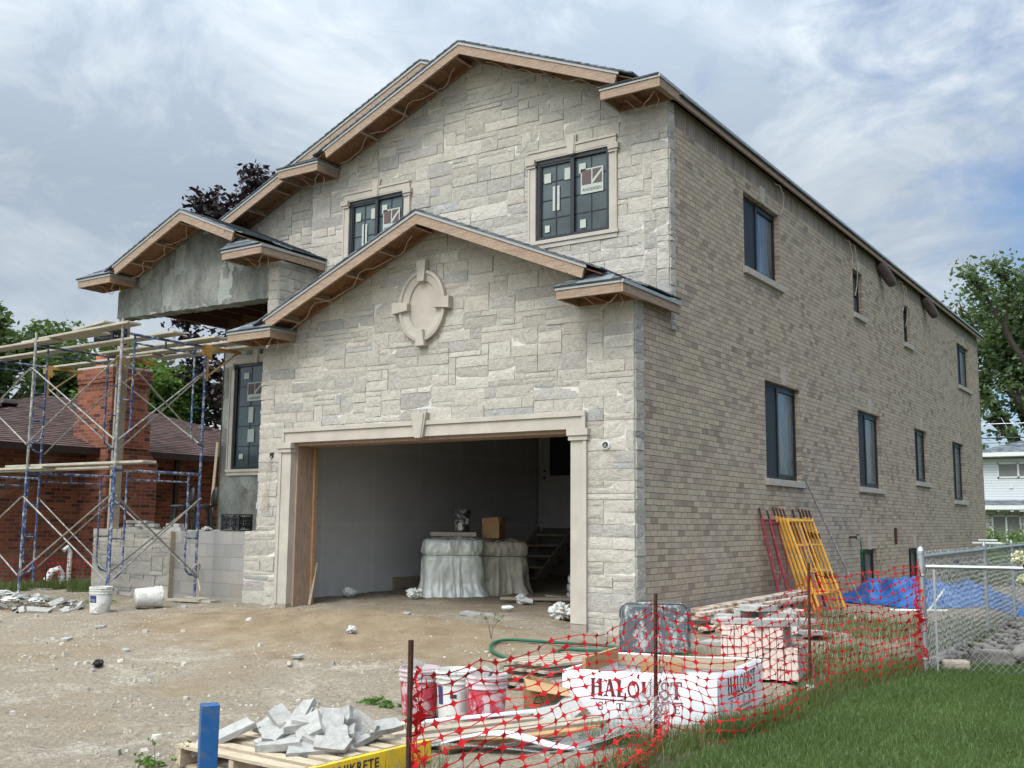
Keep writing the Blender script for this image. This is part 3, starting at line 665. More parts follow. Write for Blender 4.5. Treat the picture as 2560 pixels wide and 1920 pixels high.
m = MB(); m.bb(-5.7526, -5.71, .06, .42, .12, 2.50); m.bb(-.915, -.8726, .06, .42, -.1, 2.50); m.bb(-5.75, -.875, .03, .42, 2.50, 2.546); m.build('door_jamb', wood('reddish_jamb_board', (.22, .145, .10), (.36, .26, .19), False, vert=True), HS)
m = MB(); m.bb(-5.71, -5.68, .40, .46, .12, 2.50); m.build('door_stop', 'orange_wood', HS)
# --- oval medallion
def ell(rx, rz, d, n=56): return [(-3.27+rx*cos(2*pi*k/n), -d, 4.375+rz*sin(2*pi*k/n)) for k in range(n)]
m = MB(); rings = [ell(.41, .505, .0), ell(.41, .505, .085), ell(.37, .462, .095), ell(.355, .445, .068), ell(.25, .352, .055), ell(.245, .347, .03)]
ids = [[m.V(p) for p in r] for r in rings]
for A, B in zip(ids, ids[1:]):
    for k in range(len(A)): m.F((A[k], A[(k+1) % 56], B[(k+1) % 56], B[k]))
m.F(ids[-1]); md = m.build('oval_medallion', 'lime', HS)
def trap(m, pts, d): m.prism([(p[0], 0, p[1]) for p in pts], (0, -d, 0))
cz = 4.375
def tk(pts): m = MB(); trap(m, pts, .12); m.build('keystone', 'lime', md, bevel=.006)
tk([(-3.33, cz+.34), (-3.21, cz+.34), (-3.185, cz+.64), (-3.355, cz+.64)]); tk([(-3.32, cz-.34), (-3.22, cz-.34), (-3.185, cz-.575), (-3.355, cz-.575)])
tk([(-3.50, cz-.055), (-3.50, cz+.055), (-3.78, cz+.085), (-3.78, cz-.085)]); tk([(-3.04, cz-.055), (-3.04, cz+.055), (-2.77, cz+.085), (-2.77, cz-.085)])
# --- electrical rough-ins on the stone
m = MB(); m.lathe([(.055, 0), (.055, .03), (.042, .03), (.042, .004)], 14, (-.38, -.012, 2.33), Matrix.Rotation(radians(90), 3, 'X')); jb = m.build('junction_box', 'white_trim', HS)
m = MB(); m.tube([(-.38+.03*cos(a*1.9), -.045-.004*a, 2.33+.03*sin(a*1.9)) for a in np.linspace(0, 7, 26)], .004, 5); m.build('coiled_wire', 'ink', jb)
m = MB(); m.bb(-6.22, -6.15, -.034, -.002, 2.33, 2.41); jb = m.build('junction_box', 'black', HS)
m = MB(); m.tube([(-6.18, -.03, 2.36), (-6.19, -.09, 2.25), (-6.23, -.07, 2.0), (-6.25, -.06, 1.83), (-6.33, -.06, 1.62), (-6.31, -.055, 1.52), (-6.22, -.055, 1.60), (-6.25, -.06, 1.83)], .006, 6); m.tube([(-6.18, -.03, 2.36), (-6.21, -.08, 2.2), (-6.24, -.065, 1.9), (-6.20, -.055, 1.66), (-6.22, -.055, 1.50)], .005, 6); m.build('wire', 'cable', jb)
# --- stucco
m = MB()
pts = [(-10.5, 5.0), (-10.5, 5.33)]; 
xs_ = np.linspace(-10.5, -6.60, 46)
top = [(x, 6.42-S*abs(x+8.17)) for x in xs_]; bot = [(x, 4.968-.0145*(x+10.5)+random.uniform(-.012, .012)) for x in xs_]
f0 = [m.V((x, YP, z)) for x, z in bot]; f1 = [m.V((x, YP, z)) for x, z in top]; b0 = [m.V((x, YP+.28, z+.0)) for x, z in bot]; b1 = [m.V((x, YP+.28, z)) for x, z in top]
for k in range(45):
    m.F((f0[k], f0[k+1], f1[k+1], f1[k])); m.F((b0[k+1], b0[k], b1[k], b1[k+1])); m.F((f0[k], b0[k], b0[k+1], f0[k+1]))
m.F((f0[0], f1[0], b1[0], b0[0])); m.build('stucco_gable', 'stucco', HS)
m = MB(); panel(m, -10.46, -6.46, 1.15, 5.4, [(-10.10, -8.92, 2.38, 4.40)], [], lambda u, z, d: (u, YE-d, z)); m.poly([(-10.46, YE, 1.15), (-10.46, YE+.4, 1.15), (-10.46, YE+.4, 5.4), (-10.46, YE, 5.4)]); m.build('stucco_wall', 'stucco', HS)
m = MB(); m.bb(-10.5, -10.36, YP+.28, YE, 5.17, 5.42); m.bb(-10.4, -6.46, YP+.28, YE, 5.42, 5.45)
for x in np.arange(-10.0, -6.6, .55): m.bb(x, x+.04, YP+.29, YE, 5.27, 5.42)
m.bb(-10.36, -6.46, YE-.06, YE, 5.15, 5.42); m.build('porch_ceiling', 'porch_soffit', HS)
m = MB(); m.bb(-10.48, -10.34, .2, .34, 1.19, 4.97); m.build('temporary_post', 'greywood', HS)
# --- porch platform
m = MB(); ashlar(m, -10.5, -8.42, -.12, 1.19, [], [], lambda u, z, d: (u, -.03-d, z), 41, dark=.9); m.m = 1; m.bb(-10.5, -8.42, -.03, YE, -.4, 1.195)
m.cur = (1, 1, 1); pl = m.build('porch_stone_base', ['stone', 'mortar'], HS)
m = MB(); m.bb(-8.42, -6.5, .03, YE, -.4, 1.2); m.build('porch_block_base', 'cmu', HS)
m = MB(); m.bb(-8.44, -8.41, -.06, .03, -.2, 1.19); m.build('base_joint', 'greywood', HS)
# --- garage interior
m = MB()
m.poly([(-6.3, .3, 0), (-6.3, 7.8, 0), (-6.3, 7.8, 3.6), (-6.3, .3, 3.6)]); 
m.build('garage_left_drywall', 'drywall', HS)
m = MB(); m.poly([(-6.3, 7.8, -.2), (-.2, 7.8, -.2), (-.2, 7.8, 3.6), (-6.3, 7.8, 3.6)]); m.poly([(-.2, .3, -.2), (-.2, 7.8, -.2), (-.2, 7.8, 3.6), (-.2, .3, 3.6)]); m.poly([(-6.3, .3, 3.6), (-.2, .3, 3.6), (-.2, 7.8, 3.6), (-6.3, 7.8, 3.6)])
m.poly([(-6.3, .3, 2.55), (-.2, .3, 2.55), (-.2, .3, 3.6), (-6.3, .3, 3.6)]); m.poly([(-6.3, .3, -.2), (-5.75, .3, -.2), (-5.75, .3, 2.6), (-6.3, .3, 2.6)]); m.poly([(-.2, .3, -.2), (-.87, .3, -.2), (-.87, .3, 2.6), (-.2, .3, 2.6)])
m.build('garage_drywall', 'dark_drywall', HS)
m = MB(); m.bb(-6.3, -6.27, .35, 3.2, .10, .17); m.bb(-6.3, -6.275, 3.0, 7.6, .27, .42); m.bb(-6.3, -6.26, 3.0, 7.6, .22, .27); m.build('base_framing', 'greywood', HS)
m = MB(); m.bb(-6.16, -5.3, 7.72, 7.76, 1.36, 3.38); dd = m.build('entry_door', 'door_white', HS)
m = MB(); m.bb(-5.98, -5.48, 7.70, 7.719, 2.38, 3.25); m.build('door_pane', 'screen', dd)
m = MB(); m.lathe([(.0, 0), (.03, .02), (.03, .05), (0, .06)], 12, (-6.08, 7.66, 2.30)); m.lathe([(.0, 0), (.03, .02), (.03, .04), (0, .05)], 12, (-6.08, 7.66, 2.45)); m.build('door_handle', 'black', dd)
m = MB(); m.bb(-6.26, -6.16, 7.70, 7.78, 1.2, 3.45); m.bb(-5.3, -5.2, 7.70, 7.78, 1.2, 3.45); m.bb(-6.26, -5.2, 7.70, 7.78, 3.38, 3.48); m.bb(-6.26, -5.2, 7.66, 7.79, 1.28, 1.36); m.build('door_casing', 'door_white', dd)
stp = MB()
for k in range(5): stp.bb(-6.2, -5.35, 7.5-.27*k, 7.77-.27*k, 1.30-.21*(k+1)+.02, 1.30-.21*(k+1)+.06)
for x in (-6.22, -5.37): stp.beam((x, 7.8, 1.28), (x, 6.25, .22), .04, .22)
stp.build('garage_steps', 'greywood', HS)
# ================================================================ roofs
def courses(m, e0, e1, r1, r0, step=.14, lift=.014, jag=.0):
    e0, e1, r0, r1 = map(Vector, (e0, e1, r0, r1)); L = ((r0+r1)/2-(e0+e1)/2).length; n = max(1, int(L/step))
    nrm = (e1-e0).cross(r0-e0)
    if nrm.length < 1e-6: nrm = (e1-e0).cross(r1-e0)
    nrm.normalize()
    if nrm.z < 0: nrm = -nrm
    for k in range(n):
        a = k/n; b = (k+1)/n; A0 = e0.lerp(r0, a)+nrm*lift; A1 = e1.lerp(r1, a)+nrm*lift; B0 = e0.lerp(r0, b)+nrm*.002; B1 = e1.lerp(r1, b)+nrm*.002
        m.poly([A0, A1, B1, B0]); m.poly([A0-nrm*lift*1.3, A1-nrm*lift*1.3, A1, A0])
        for P, Q in ((A0, B0), (A1, B1)): m.poly([P-nrm*lift*1.5, P, Q, Q-nrm*.016])
    m.poly([e0-nrm*.012, e1-nrm*.012, r1-nrm*.012, r0-nrm*.012])
def gable_roof(name, xa, zt, yf, yb, xl, xr, fascia_l, fascia_r, wallY, fh=.15, look=.62, cable=True, side_r=None):
    """zt = top of the rake fascia at the apex"""
    m = MB(); o = .035
    Z = lambda x: zt+.05-S*abs(x-xa)
    a_, b_ = fascia_l-.28, fascia_r+.28; yw = min(wallY+.05, yb-.01)
    courses(m, (b_, yf-.03, Z(b_)), (b_, yw, Z(b_)), (xa, yw, Z(xa)), (xa, yf-.03, Z(xa)))
    courses(m, (a_, yw, Z(a_)), (a_, yf-.03, Z(a_)), (xa, yf-.03, Z(xa)), (xa, yw, Z(xa)))
    courses(m, (xr+.03, yw, Z(xr+.03)), (xr+.03, yb, Z(xr+.03)), (xa, yb, Z(xa)), (xa, yw, Z(xa)))
    courses(m, (xl-.03, yb, Z(xl-.03)), (xl-.03, yw, Z(xl-.03)), (xa, yw, Z(xa)), (xa, yb, Z(xa)))
    rf = m.build(name, 'shingle', HS)
    m = MB()
    for x1, s in ((fascia_l, -1), (fascia_r, 1)):
        zz = lambda x: zt-S*abs(x-xa)
        m.prism([(xa, yf, zt-fh), (x1, yf, zz(x1)-fh), (x1+s*.04, yf, zz(x1+s*.04)), (xa, yf, zt)], (0, .038, 0))
    m.build('rake_fascia', 'fascia', rf)
    m = MB()
    for x1, s in ((fascia_l, -1), (fascia_r, 1)):
        zz = lambda x: zt-S*abs(x-xa); x1 = x1+s*.07
        m.prism([(xa, yf-.014, zt-.012), (x1, yf-.014, zz(x1)-.004), (x1, yf-.014, zz(x1)+.036), (xa, yf-.014, zt+.036)], (0, .03, 0))
    m.build('drip_edge', 'drip', rf)
    m = MB(); zz = lambda x: zt-.005-S*abs(x-xa)
    for x1 in (fascia_l-.25, fascia_r+.25): m.prism([(xa, yf+.03, zz(xa)), (x1, yf+.03, zz(x1)), (x1, yf+.03, zz(x1)-.018), (xa, yf+.03, zz(xa)-.018)], (0, wallY-yf+.1, 0))
    # ladder rafter on the wall and lookouts
    for x1 in (fascia_l, fascia_r): m.prism([(xa, wallY-.10, zz(xa)-.02), (x1, wallY-.10, zz(x1)-.02), (x1, wallY-.10, zz(x1)-.10), (xa, wallY-.10, zz(xa)-.10)], (0, .04, 0))
    m.build('roof_sheathing', 'soffit', rf)
    m = MB()
    for x1, s in ((fascia_l, -1), (fascia_r, 1)):
        L = abs(x1-xa); k = .12
        while k < L-.1:
            x = xa+s*k; ang = Matrix.Rotation(s*math.atan(S), 3, 'Y'); m.box((x, (yf+.04+wallY-.06)/2, zz(x)-.065), (.038, wallY-yf-.1, .09), ang); k += look
    build_split(m, 'lookout', 'fascia', rf)
    if cable:
        m = MB(); random.seed(3); P = []
        for k in np.linspace(.1, 1, 22): x = xa+(fascia_l-xa)*k; P.append((x, wallY-.2-.1*sin(k*19), zz(x)-.12-.03*sin(k*40)))
        m.tube(P, .006, 5); P = []
        for k in np.linspace(.1, .95, 22): x = xa+(fascia_r-xa)*k; P.append((x, wallY-.15-.06*sin(k*19), zz(x)-.11-.025*sin(k*33)))
        m.tube(P, .006, 5); m.build('eave_cable', 'cable', rf)
    return rf
def side_fascia(parent, x, y0, y1, zb, zt, s=1, th=.036):
    m = MB(); m.bb(x-s*th, x, y0, y1, zb, zt); m.build('eave_fascia', 'fascia', parent)
    m = MB(); m.bb(x-s*.02, x+s*.014, y0-.014, y1, zt-.008, zt+.034); m.build('drip_edge', 'drip', parent)
def eave_return(parent, x0, x1, yf, yw, zb, zt, apex, sides='lr', sx1=None):
    """boxed return at a gable foot: front x0..x1, from yf back to the wall yw"""
    m = MB(); t = .036
    m.bb(x0, x1, yf, yf+t, zb, zt); m.bb(x0, x0+t, yf+t, yw, zb, zt); m.bb(x1-t, x1, yf+t, yw, zb, zt); r = m.build('eave_return', 'fascia', parent)
    m = MB(); m.bb(x0-.014, x1+.014, yf-.014, yf+.02, zt-.006, zt+.034); m.bb(x0-.014, x0+.02, yf+.02, yw, zt-.006, zt+.034); m.bb(x1-.02, x1+.014, yf+.02, yw, zt-.006, zt+.034); m.build('drip_edge', 'drip', r)
    m = MB(); m.bb(x0+t, x1-t, yf+t, yw, zt-.03, zt-.012); m.bb((x0+x1)/2-.02, (x0+x1)/2+.02, yf+t, yw, zb+.005, zb+.05); m.bb(x0+t, x1-t, yw-.04, yw, zb+.002, zt-.03); m.build('soffit_framing', 'soffit', r)
    m = MB(); z = zt+.034; A = Vector(apex); o = .03
    P = [(x0-o, yf-o, z), (x1+o, yf-o, z), (x1+o, yw, z), (x0-o, yw, z)]
    courses(m, P[0], P[1], A, A, .13); courses(m, P[1], P[2], A, A, .13); courses(m, P[3], P[0], A, A, .13)
    m.poly([P[0], P[1], P[2], P[3]]); m.poly([P[2], P[3], A]); m.build('return_shingles', 'shingle', r)
    m = MB(); random.seed(int(abs(x0*100))); q = []
    for k in np.linspace(0, 1, 14): q.append((x0+(x1-x0)*(.25+.6*k), yf+.3+.12*sin(k*5), zb+.03-.10*sin(k*3.1)+.03*cos(k*11)))
    m.tube(q, .0055, 5); q = [(x0+(x1-x0)*.8, yf+.32, zb+.06), (x0+(x1-x0)*.86, yf+.3, zb-.05), (x0+(x1-x0)*.80, yf+.34, zb-.12)]; m.tube(q, .0055, 5); m.build('loose_cable', 'cable', r)
    return r
# garage gable
gr = gable_roof('garage_roof', -3.01, 5.545, -.555, YM-.02, -6.35, .14, -5.84, -.42, 0)
side_fascia(gr, .143, -.555, YM+.02, 4.089, 4.205)
eave_return(gr, -.776, .104, -.555, -.03, 4.089, 4.205, (-.31, -.28, 4.47))
eave_return(gr, -6.69, -5.76, -.555, -.03, 4.089, 4.205, (-6.10, -.30, 4.46))
m = MB(); m.bb(.004, .11, 0, YM, 4.19, 4.2); m.build('side_soffit', 'soffit', gr)
# main roof
mr_ = gable_roof('main_roof', -3.12, 8.41, .483, 22.95, -6.0, .14, -5.75, -.52, YM)
side_fascia(mr_, .143, .483, 22.95, 7.00, 7.128)
eave_return(mr_, -.732, .104, .483, YM-.03, 7.00, 7.128, (-.42, .8, 7.30))
eave_return(mr_, -6.83, -5.94, .483, YM-.03, 7.00, 7.128, (-6.2, .72, 7.33))
m = MB(); m.bb(.004, .11, YM, 22.7, 7.115, 7.124); m.build('side_soffit', 'soffit', mr_)
# rear higher-left gable
rr2 = gable_roof('rear_roof', -3.98, 8.40, .66, 22.93, -10.7, -3.76, -10.6, -3.80, YR, cable=False)
# porch roof
pr_ = gable_roof('porch_roof', -8.17, 6.44, -.3875, YM+.18, -10.5, -6.2, -9.85, -6.9, YP)
eave_return(pr_, -10.90, -9.98, -.3875, YP-.03, 5.472, 5.589, (-10.15, -.26, 5.79))
eave_return(pr_, -7.10, -6.24, -.3875, YP-.03, 5.472, 5.589, (-6.95, -.22, 5.86))
side_fascia(pr_, -6.204, -.3875, YM-.02, 5.472, 5.589)
# vinyl exhaust ducts, cables and utilities on the side
for y in (11.45, 15.55):
    m = MB(); P = [(.02, y-.12, 6.98), (.07, y, 6.93), (.14, y+.14, 6.80), (.2, y+.26, 6.66), (.22, y+.34, 6.58)]; m.tube(P, [.09, .115, .118, .115, .09], 14); m.build('exhaust_duct', 'duct', HS)
m = MB()
for y, z0, l in ((5.0, 6.98, .45), (8.95, 6.95, .8), (9.3, 6.95, 1.0), (13.1, 6.95, .7), (13.4, 6.9, .9)):
    m = MB(); m.tube([(.03, y, z0), (.09, y+.12, z0-.02), (.1, y+.28, z0-l*.35), (.05, y+.34, z0-l*.8), (.02, y+.3, z0-l)], .009, 5); m.build('hanging_cable', 'cable', HS)
m = MB(); m.tube([(0, 8.7, 1.17), (.14, 8.7, 1.17)], .02, 8); m.lathe([(0, 0), (.04, .005), (.04, .02), (0, .025)], 8, (.16, 8.7, 1.2)); m.bb(.07, .12, 8.6, 8.8, 1.15, 1.19); fc = m.build('faucet', 'rust', HS)
m = MB(); m.tube([(0, 21.4, 1.0), (.5, 21.4, 1.0)], .03, 8); m.tube([(0, 20.5, .93), (.75, 20.5, .93)], .035, 8); m.build('vent_pipe', 'pvc', HS)
m = MB(); m.bb(.002, .05, 12.0, 12.06, 1.0, 1.35); m.build('conduit', 'rust', HS)
m = MB(); m.bb(-9.35, -9.2, YE-.05, YE-.002, 1.6, 1.72); m.bb(-9.24, -9.21, YE-.03, YE-.002, 1.2, 1.6); m.build('outlet_box', 'white_trim', HS)
# ================================================================ neighbouring houses, trees, fences
NB = thing('brick_bungalow', 'orange red brick bungalow with brown hip roof and tall brick chimney beyond the scaffold', 'house', (-14, 3, -.1))
m = MB(); m.poly([(-14, -1.1, -.3), (-14, 9.8, -.3), (-14, 9.8, 2.75), (-14, -1.1, 2.75)]); m.poly([(-14, -1.1, -.3), (-22.5, -1.1, -.3), (-22.5, -1.1, 2.75), (-14, -1.1, 2.75)]); m.poly([(-14, 9.8, -.3), (-22.5, 9.8, -.3), (-22.5, 9.8, 2.75), (-14, 9.8, 2.75)]); m.build('brick_wall', 'red_brick', NB)
m = MB(); x0, x1, y0, y1, ze, zr, ra, rb = -22.9, -13.4, -1.6, 10.3, 2.83, 4.40, 3.6, 5.6
c00, c10, c11, c01 = (x1, y0, ze), (x1, y1, ze), (x0, y1, ze), (x0, y0, ze); A = (-18.15, ra, zr); B = (-18.15, rb, zr)
courses(m, c00, c10, B, A, .16); courses(m, c10, c11, B, B, .16); courses(m, c11, c01, A, B, .16); courses(m, c01, c00, A, A, .16); rf = m.build('hip_roof', 'brown_shingle', NB)
m = MB(); m.bb(x1-.02, x1+.02, y0, y1, ze-.13, ze+.0); m.bb(x0, x1, y0-.02, y0+.02, ze-.13, ze); m.bb(x0, x1, y1-.02, y1+.02, ze-.13, ze); m.poly([(x1, y0, ze-.1), (x1, y1, ze-.1), (-14, y1, ze-.1), (-14, y0, ze-.1)]); m.build('gutter', 'gutter', rf)
m = MB(); m.bb(-13.99, -13.94, 4.35, 4.45, -.1, 2.75); m.build('downspout', 'gutter', NB)
for i, (vx, vy, vz) in enumerate(((-16.3, 1.2, 3.74), (-16.6, 1.75, 3.86), (-17.2, 4.2, 4.06), (-16.2, 6.9, 3.66))):
    m = MB(); m.box((vx, vy, vz+.06), (.36, .42, .14), Matrix.Rotation(-.32, 3, 'Y'), .8); m.build('roof_vent', 'gutter', rf, bevel=.03)
m = MB(); CX0, CX1 = -14.3, -13.12
def chim(a, b, z0, z1, e=0): m.bb(CX0, CX1+e, a-e, b+e, z0, z1)
chim(1.98, 3.22, -.3, 2.55); 
m.prism([(CX1-.001, 1.98, 2.55), (CX1-.001, 3.22, 2.55), (CX1-.001, 2.95, 2.85), (CX1-.001, 1.98, 2.85)], (CX0-CX1, 0, 0))
chim(1.98, 2.93, 2.85, 3.42, .03); chim(2.0, 2.9, 3.42, 4.22); chim(2.0, 2.9, 4.22, 4.30, .03); chim(2.0, 2.9, 4.30, 4.53, .045); ch = m.build('chimney', 'red_brick', NB)
m = MB(); m.bb(CX0-.02, CX1+.03, 1.96, 2.94, 4.53, 4.57); m.build('chimney_cap', 'sill', ch)
for y in (2.2, 2.68): m = MB(); m.lathe([(.13, 4.60), (.14, 4.86), (.115, 4.86), (.10, 4.62)], 14, (-13.8, y, 0)); m.build('flue_tile', 'clay', ch)
m = MB(); m.tube([(-13.4, 1.45, -.1), (-13.4, 1.45, .72), (-13.4, 1.38, .82), (-13.4, 1.30, .75)], .045, 10); tag(m.build('standpipe', 'pvc'), 'white plastic pipe rising at the foot of the red brick wall', 'pipe')
m = MB(); m.tube([(-13.3, .9, .18), (-13.28, 1.0, .36), (-13.25, 1.12, .40), (-13.25, 1.2, .30), (-13.25, 1.2, .1)], .07, 12); tag(m.build('drain_elbow', 'pvc'), 'curved white drain pipe against the red brick wall', 'pipe')
# far white house on the right
FH = thing('white_siding_house', 'two storey white sided house with dark hip roof beyond the back corner', 'house', (0, 43, -.1))
m = MB(); m.bb(-3.35, 7.5, 42, 50, 2.6, 4.56); m.build('siding_wall', 'siding', FH)
m = MB(); m.bb(-3.40, 7.5, 41.96, 50, -.3, 2.1); m.build('stone_veneer_wall', brick_mat('far_stone_veneer', .55, .17, [(0, (.30, .28, .25)), (.5, (.45, .43, .39)), (1, (.52, .50, .46))], (.07, .065, .06), horiz=.12, vert=.05), FH)
m = MB(); E = (-3.9, 41.4, 4.78); courses(m, E, (8.1, 41.4, 4.78), (5, 46, 6.3), (.8, 46, 6.3), .25); courses(m, (-3.9, 50.6, 4.78), E, (.8, 46, 6.3), (.8, 46, 6.3), .25); courses(m, (8.1, 41.4, 4.78), (8.1, 50.6, 4.78), (5, 46, 6.3), (5, 46, 6.3), .25); courses(m, (8.1, 50.6, 4.78), (-3.9, 50.6, 4.78), (.8, 46, 6.3), (5, 46, 6.3), .25); r_ = m.build('hip_roof', 'shingle', FH)
m = MB(); m.bb(-3.95, 8.1, 41.33, 41.42, 4.62, 4.80); m.bb(-3.95, -3.88, 41.42, 50, 4.62, 4.80); m.bb(-3.8, 8, 41.42, 42, 4.60, 4.63); m.build('gutter', 'white_trim', r_)
m = MB(); courses(m, (-3.7, 41.2, 2.36), (8, 41.2, 2.36), (8, 42, 2.62), (-3.7, 42, 2.62), .2); pr2 = m.build('porch_roof', 'shingle', FH)
m = MB(); m.bb(-3.72, 8, 41.14, 41.22, 2.18, 2.37); m.bb(-3.7, 8, 41.22, 42, 2.15, 2.19); m.build('gutter', 'white_trim', pr2)
def far_window(x0, x1, z0, z1, y, lights=2):
    m = MB(); t = .07
    m.bb(x0, x1, y-.05, y, z0, z0+t); m.bb(x0, x1, y-.05, y, z1-t, z1); m.bb(x0, x0+t, y-.05, y, z0, z1); m.bb(x1-t, x1, y-.05, y, z0, z1)
    for k in range(1, lights): xx = x0+(x1-x0)*k/lights; m.bb(xx-.04, xx+.04, y-.05, y, z0, z1)
    w_ = m.build('window', 'white_trim', FH); m = MB(); m.bb(x0+.05, x1-.05, y-.02, y-.01, z0+.05, z1-.05); m.build('pane', 'curtain', w_)
far_window(-2.68, -.9, 3.64, 4.36, 42); far_window(.6, 2.4, 3.64, 4.36, 42); far_window(-3.02, -1.78, .6, 1.94, 41.96); far_window(.4, 2.2, .8, 1.94, 41.96)
m = MB(); m.bb(-2.2, -2.05, 41.95, 42, 3.16, 3.26); m.build('dryer_vent', 'white_trim', FH)
# overhead lines
for i, (z, r, lb) in enumerate(((5.28, .014, 'pale overhead wire running across the trees on the right'), (4.74, .024, 'thick black overhead cable below the pale wire'), (4.55, .012, 'thin black overhead wire just above the white house roof'))):
    m = MB(); P = [(x, 32+.05*x, z+.00035*(x-6)**2-.02) for x in np.linspace(-22, 34, 30)]; m.tube(P, r, 6); tag(m.build('overhead_wire', 'galv' if i == 0 else 'black'), lb, 'wire')
# ---------------------------------------------------------------- foliage
RN = np.random.default_rng(5)
def leaf_mesh(name, centers, radii, n_per, size, mat, parent, squash=.8, narrow=.55, up=0.0):
    C_ = np.repeat(np.asarray(centers, float), n_per, axis=0); R_ = np.repeat(np.asarray(radii, float), n_per); N = len(C_)
    d = RN.normal(size=(N, 3)); d /= np.linalg.norm(d, axis=1)[:, None]; rad = RN.random(N)**.45; off = d*(R_*rad)[:, None]; off[:, 2] *= squash
    P = C_+off; a = RN.normal(size=(N, 3)); a[:, 2] = a[:, 2]*.5+up; a /= np.linalg.norm(a, axis=1)[:, None]; b = np.cross(a, RN.normal(size=(N, 3))); b /= np.linalg.norm(b, axis=1)[:, None]
    s = size*(.6+.8*RN.random(N)); a *= s[:, None]; b *= (s*narrow)[:, None]
    V = np.empty((N, 4, 3)); V[:, 0] = P-a; V[:, 1] = P+b; V[:, 2] = P+a; V[:, 3] = P-b
    V -= np.array(WO[parent.name] if parent is not None else (0, 0, 0))
    me = bpy.data.meshes.new(name); me.vertices.add(N*4); me.vertices.foreach_set('co', V.ravel()); me.loops.add(N*4); me.loops.foreach_set('vertex_index', np.arange(N*4)); me.polygons.add(N); me.polygons.foreach_set('loop_start', np.arange(0, N*4, 4)); me.polygons.foreach_set('loop_total', np.full(N, 4)); me.update(calc_edges=True)
    cl = np.repeat(np.repeat(RN.random(len(centers)), n_per)*.55+RN.random(N)*.45, 4); col = np.ones((N*4, 4)); col[:, :3] = cl[:, None]
    at = me.color_attributes.new('Col', 'FLOAT_COLOR', 'CORNER'); at.data.foreach_set('color', col.ravel()); me.materials.append(M[mat])
    o = bpy.data.objects.new(name, me); COL.objects.link(o)
    if parent is not None: o.parent = parent
    WO[o.name] = WO[parent.name].copy() if parent is not None else Vector((0, 0, 0)); return o
def make_tree(name, label, cat, base, height, spread, mat, lsize, seed, n_per=26, trunk_r=.25, forks=5, first=.28, crad=.55, depth=4, lean=(0, 0), group=None, droop=.0, squash=.8, extra=None):
    rnd = random.Random(seed); t_ = thing(name, label, cat, base, group); tm = MB(); tips = []; base = Vector(base)
    def grow(p, d, L, r, k):
        n = 4; P = [p]; q = Vector(p); dd = Vector(d)
        for i in range(n):
            dd = (dd+Vector((rnd.uniform(-.16, .16), rnd.uniform(-.16, .16), rnd.uniform(-.05, .14)-droop*k*.1))).normalized(); q = q+dd*L/n; P.append(q.copy())
            if k >= depth-1: tips.append(q.copy())
        tm.tube(P, [r*(1-.45*i/n) for i in range(n+1)], 6 if k < 3 else 4, caps=False)
        if k >= depth: tips.append(q.copy()); return
        for j in range(rnd.choice((2, 3, 3)) if k else forks):
            az = rnd.uniform(0, 2*pi) if k else 2*pi*j/forks+rnd.uniform(-.4, .4); tl = rnd.uniform(.35, .75) if k else rnd.uniform(.3, .8)*spread
            side = Vector((cos(az), sin(az), 0)); nd = (dd*cos(tl)+side*sin(tl)+Vector((0, 0, .12))).normalized(); st = P[rnd.choice((2, 3, 4, 4))] if k else P[rnd.choice((3, 4, 4))]
            grow(st, nd, L*rnd.uniform(.62, .84), r*rnd.uniform(.5, .66), k+1)
    L0 = height*first; grow(base, Vector((lean[0], lean[1], 1)).normalized(), L0, trunk_r, 0)
    # normalise the crown height
    top = max(p.z for p in tips)-base.z; f = height*.95/top
    tips = [Vector((base.x+(p.x-base.x)*f, base.y+(p.y-base.y)*f, base.z+(p.z-base.z)*f)) for p in tips]
    tm.v = [(base.x+(x-base.x)*f, base.y+(y-base.y)*f, base.z+(z-base.z)*f) for x, y, z in tm.v]
    tm.build('trunk', 'bark', t_)
    if extra: (ex, ey, ez), (sx_, sy_, sz_), ne = extra; tips += [Vector((ex+sx_*rnd.uniform(-1, 1), ey+sy_*rnd.uniform(-1, 1), ez+sz_*rnd.uniform(-1, 1))) for _ in range(ne)]
    rad = [crad*rnd.uniform(.6, 1.25)*(1.0 if rnd.random() < .85 else .4) for _ in tips]
    leaf_mesh('crown', [tuple(p) for p in tips], rad, n_per, lsize, mat, t_, squash); return t_
make_tree('maple_tree', 'tall green maple with bare limbs showing behind the back corner on the right', 'tree', (-3.1, 55.2, -.1), 17.8, 1.15, 'leaf2', .15, 20, 40, .34, 8, .17, 1.05, 4, (-.04, 0), squash=.75, extra=((-3.8, 54.4, 8.2), (5.2, 3.0, 5.2), 210))
make_tree('maple_tree', 'shorter green tree behind the white sided house', 'tree', (5.5, 56, -.1), 11, 1.1, 'leaf', .17, 4, 26, .3, 6, .25, .9, 4)
make_tree('purple_maple', 'dark purple leaved maple rising behind the porch roof', 'tree', (-21.3, 15.2, -.1), 14.9, .55, 'purple', .12, 15, 60, .35, 8, .14, .80, 4, (.0, 0), extra=((-23.6, 13.9, 6.2), (2.2, 1.4, 3.4), 110))
make_tree('broadleaf_tree', 'dark green tree at the left edge behind the brown roof', 'tree', (-32.4, 10.6, -.1), 10.6, 1.1, 'leaf', .13, 31, 40, .3, 6, .25, .75, 4)
make_tree('broadleaf_tree', 'rounder green tree right of the leftmost one, behind the brown roof', 'tree', (-29.9, 12.2, -.1), 8.4, 1.1, 'leaf', .13, 36, 40, .25, 6, .25, .75, 4)
make_tree('broadleaf_tree', 'low bright green tree between the brick chimney and the purple maple', 'tree', (-25.6, 12.3, -.1), 7.6, 1.15, 'leaf_bright', .10, 38, 44, .2, 6, .2, .65, 4)
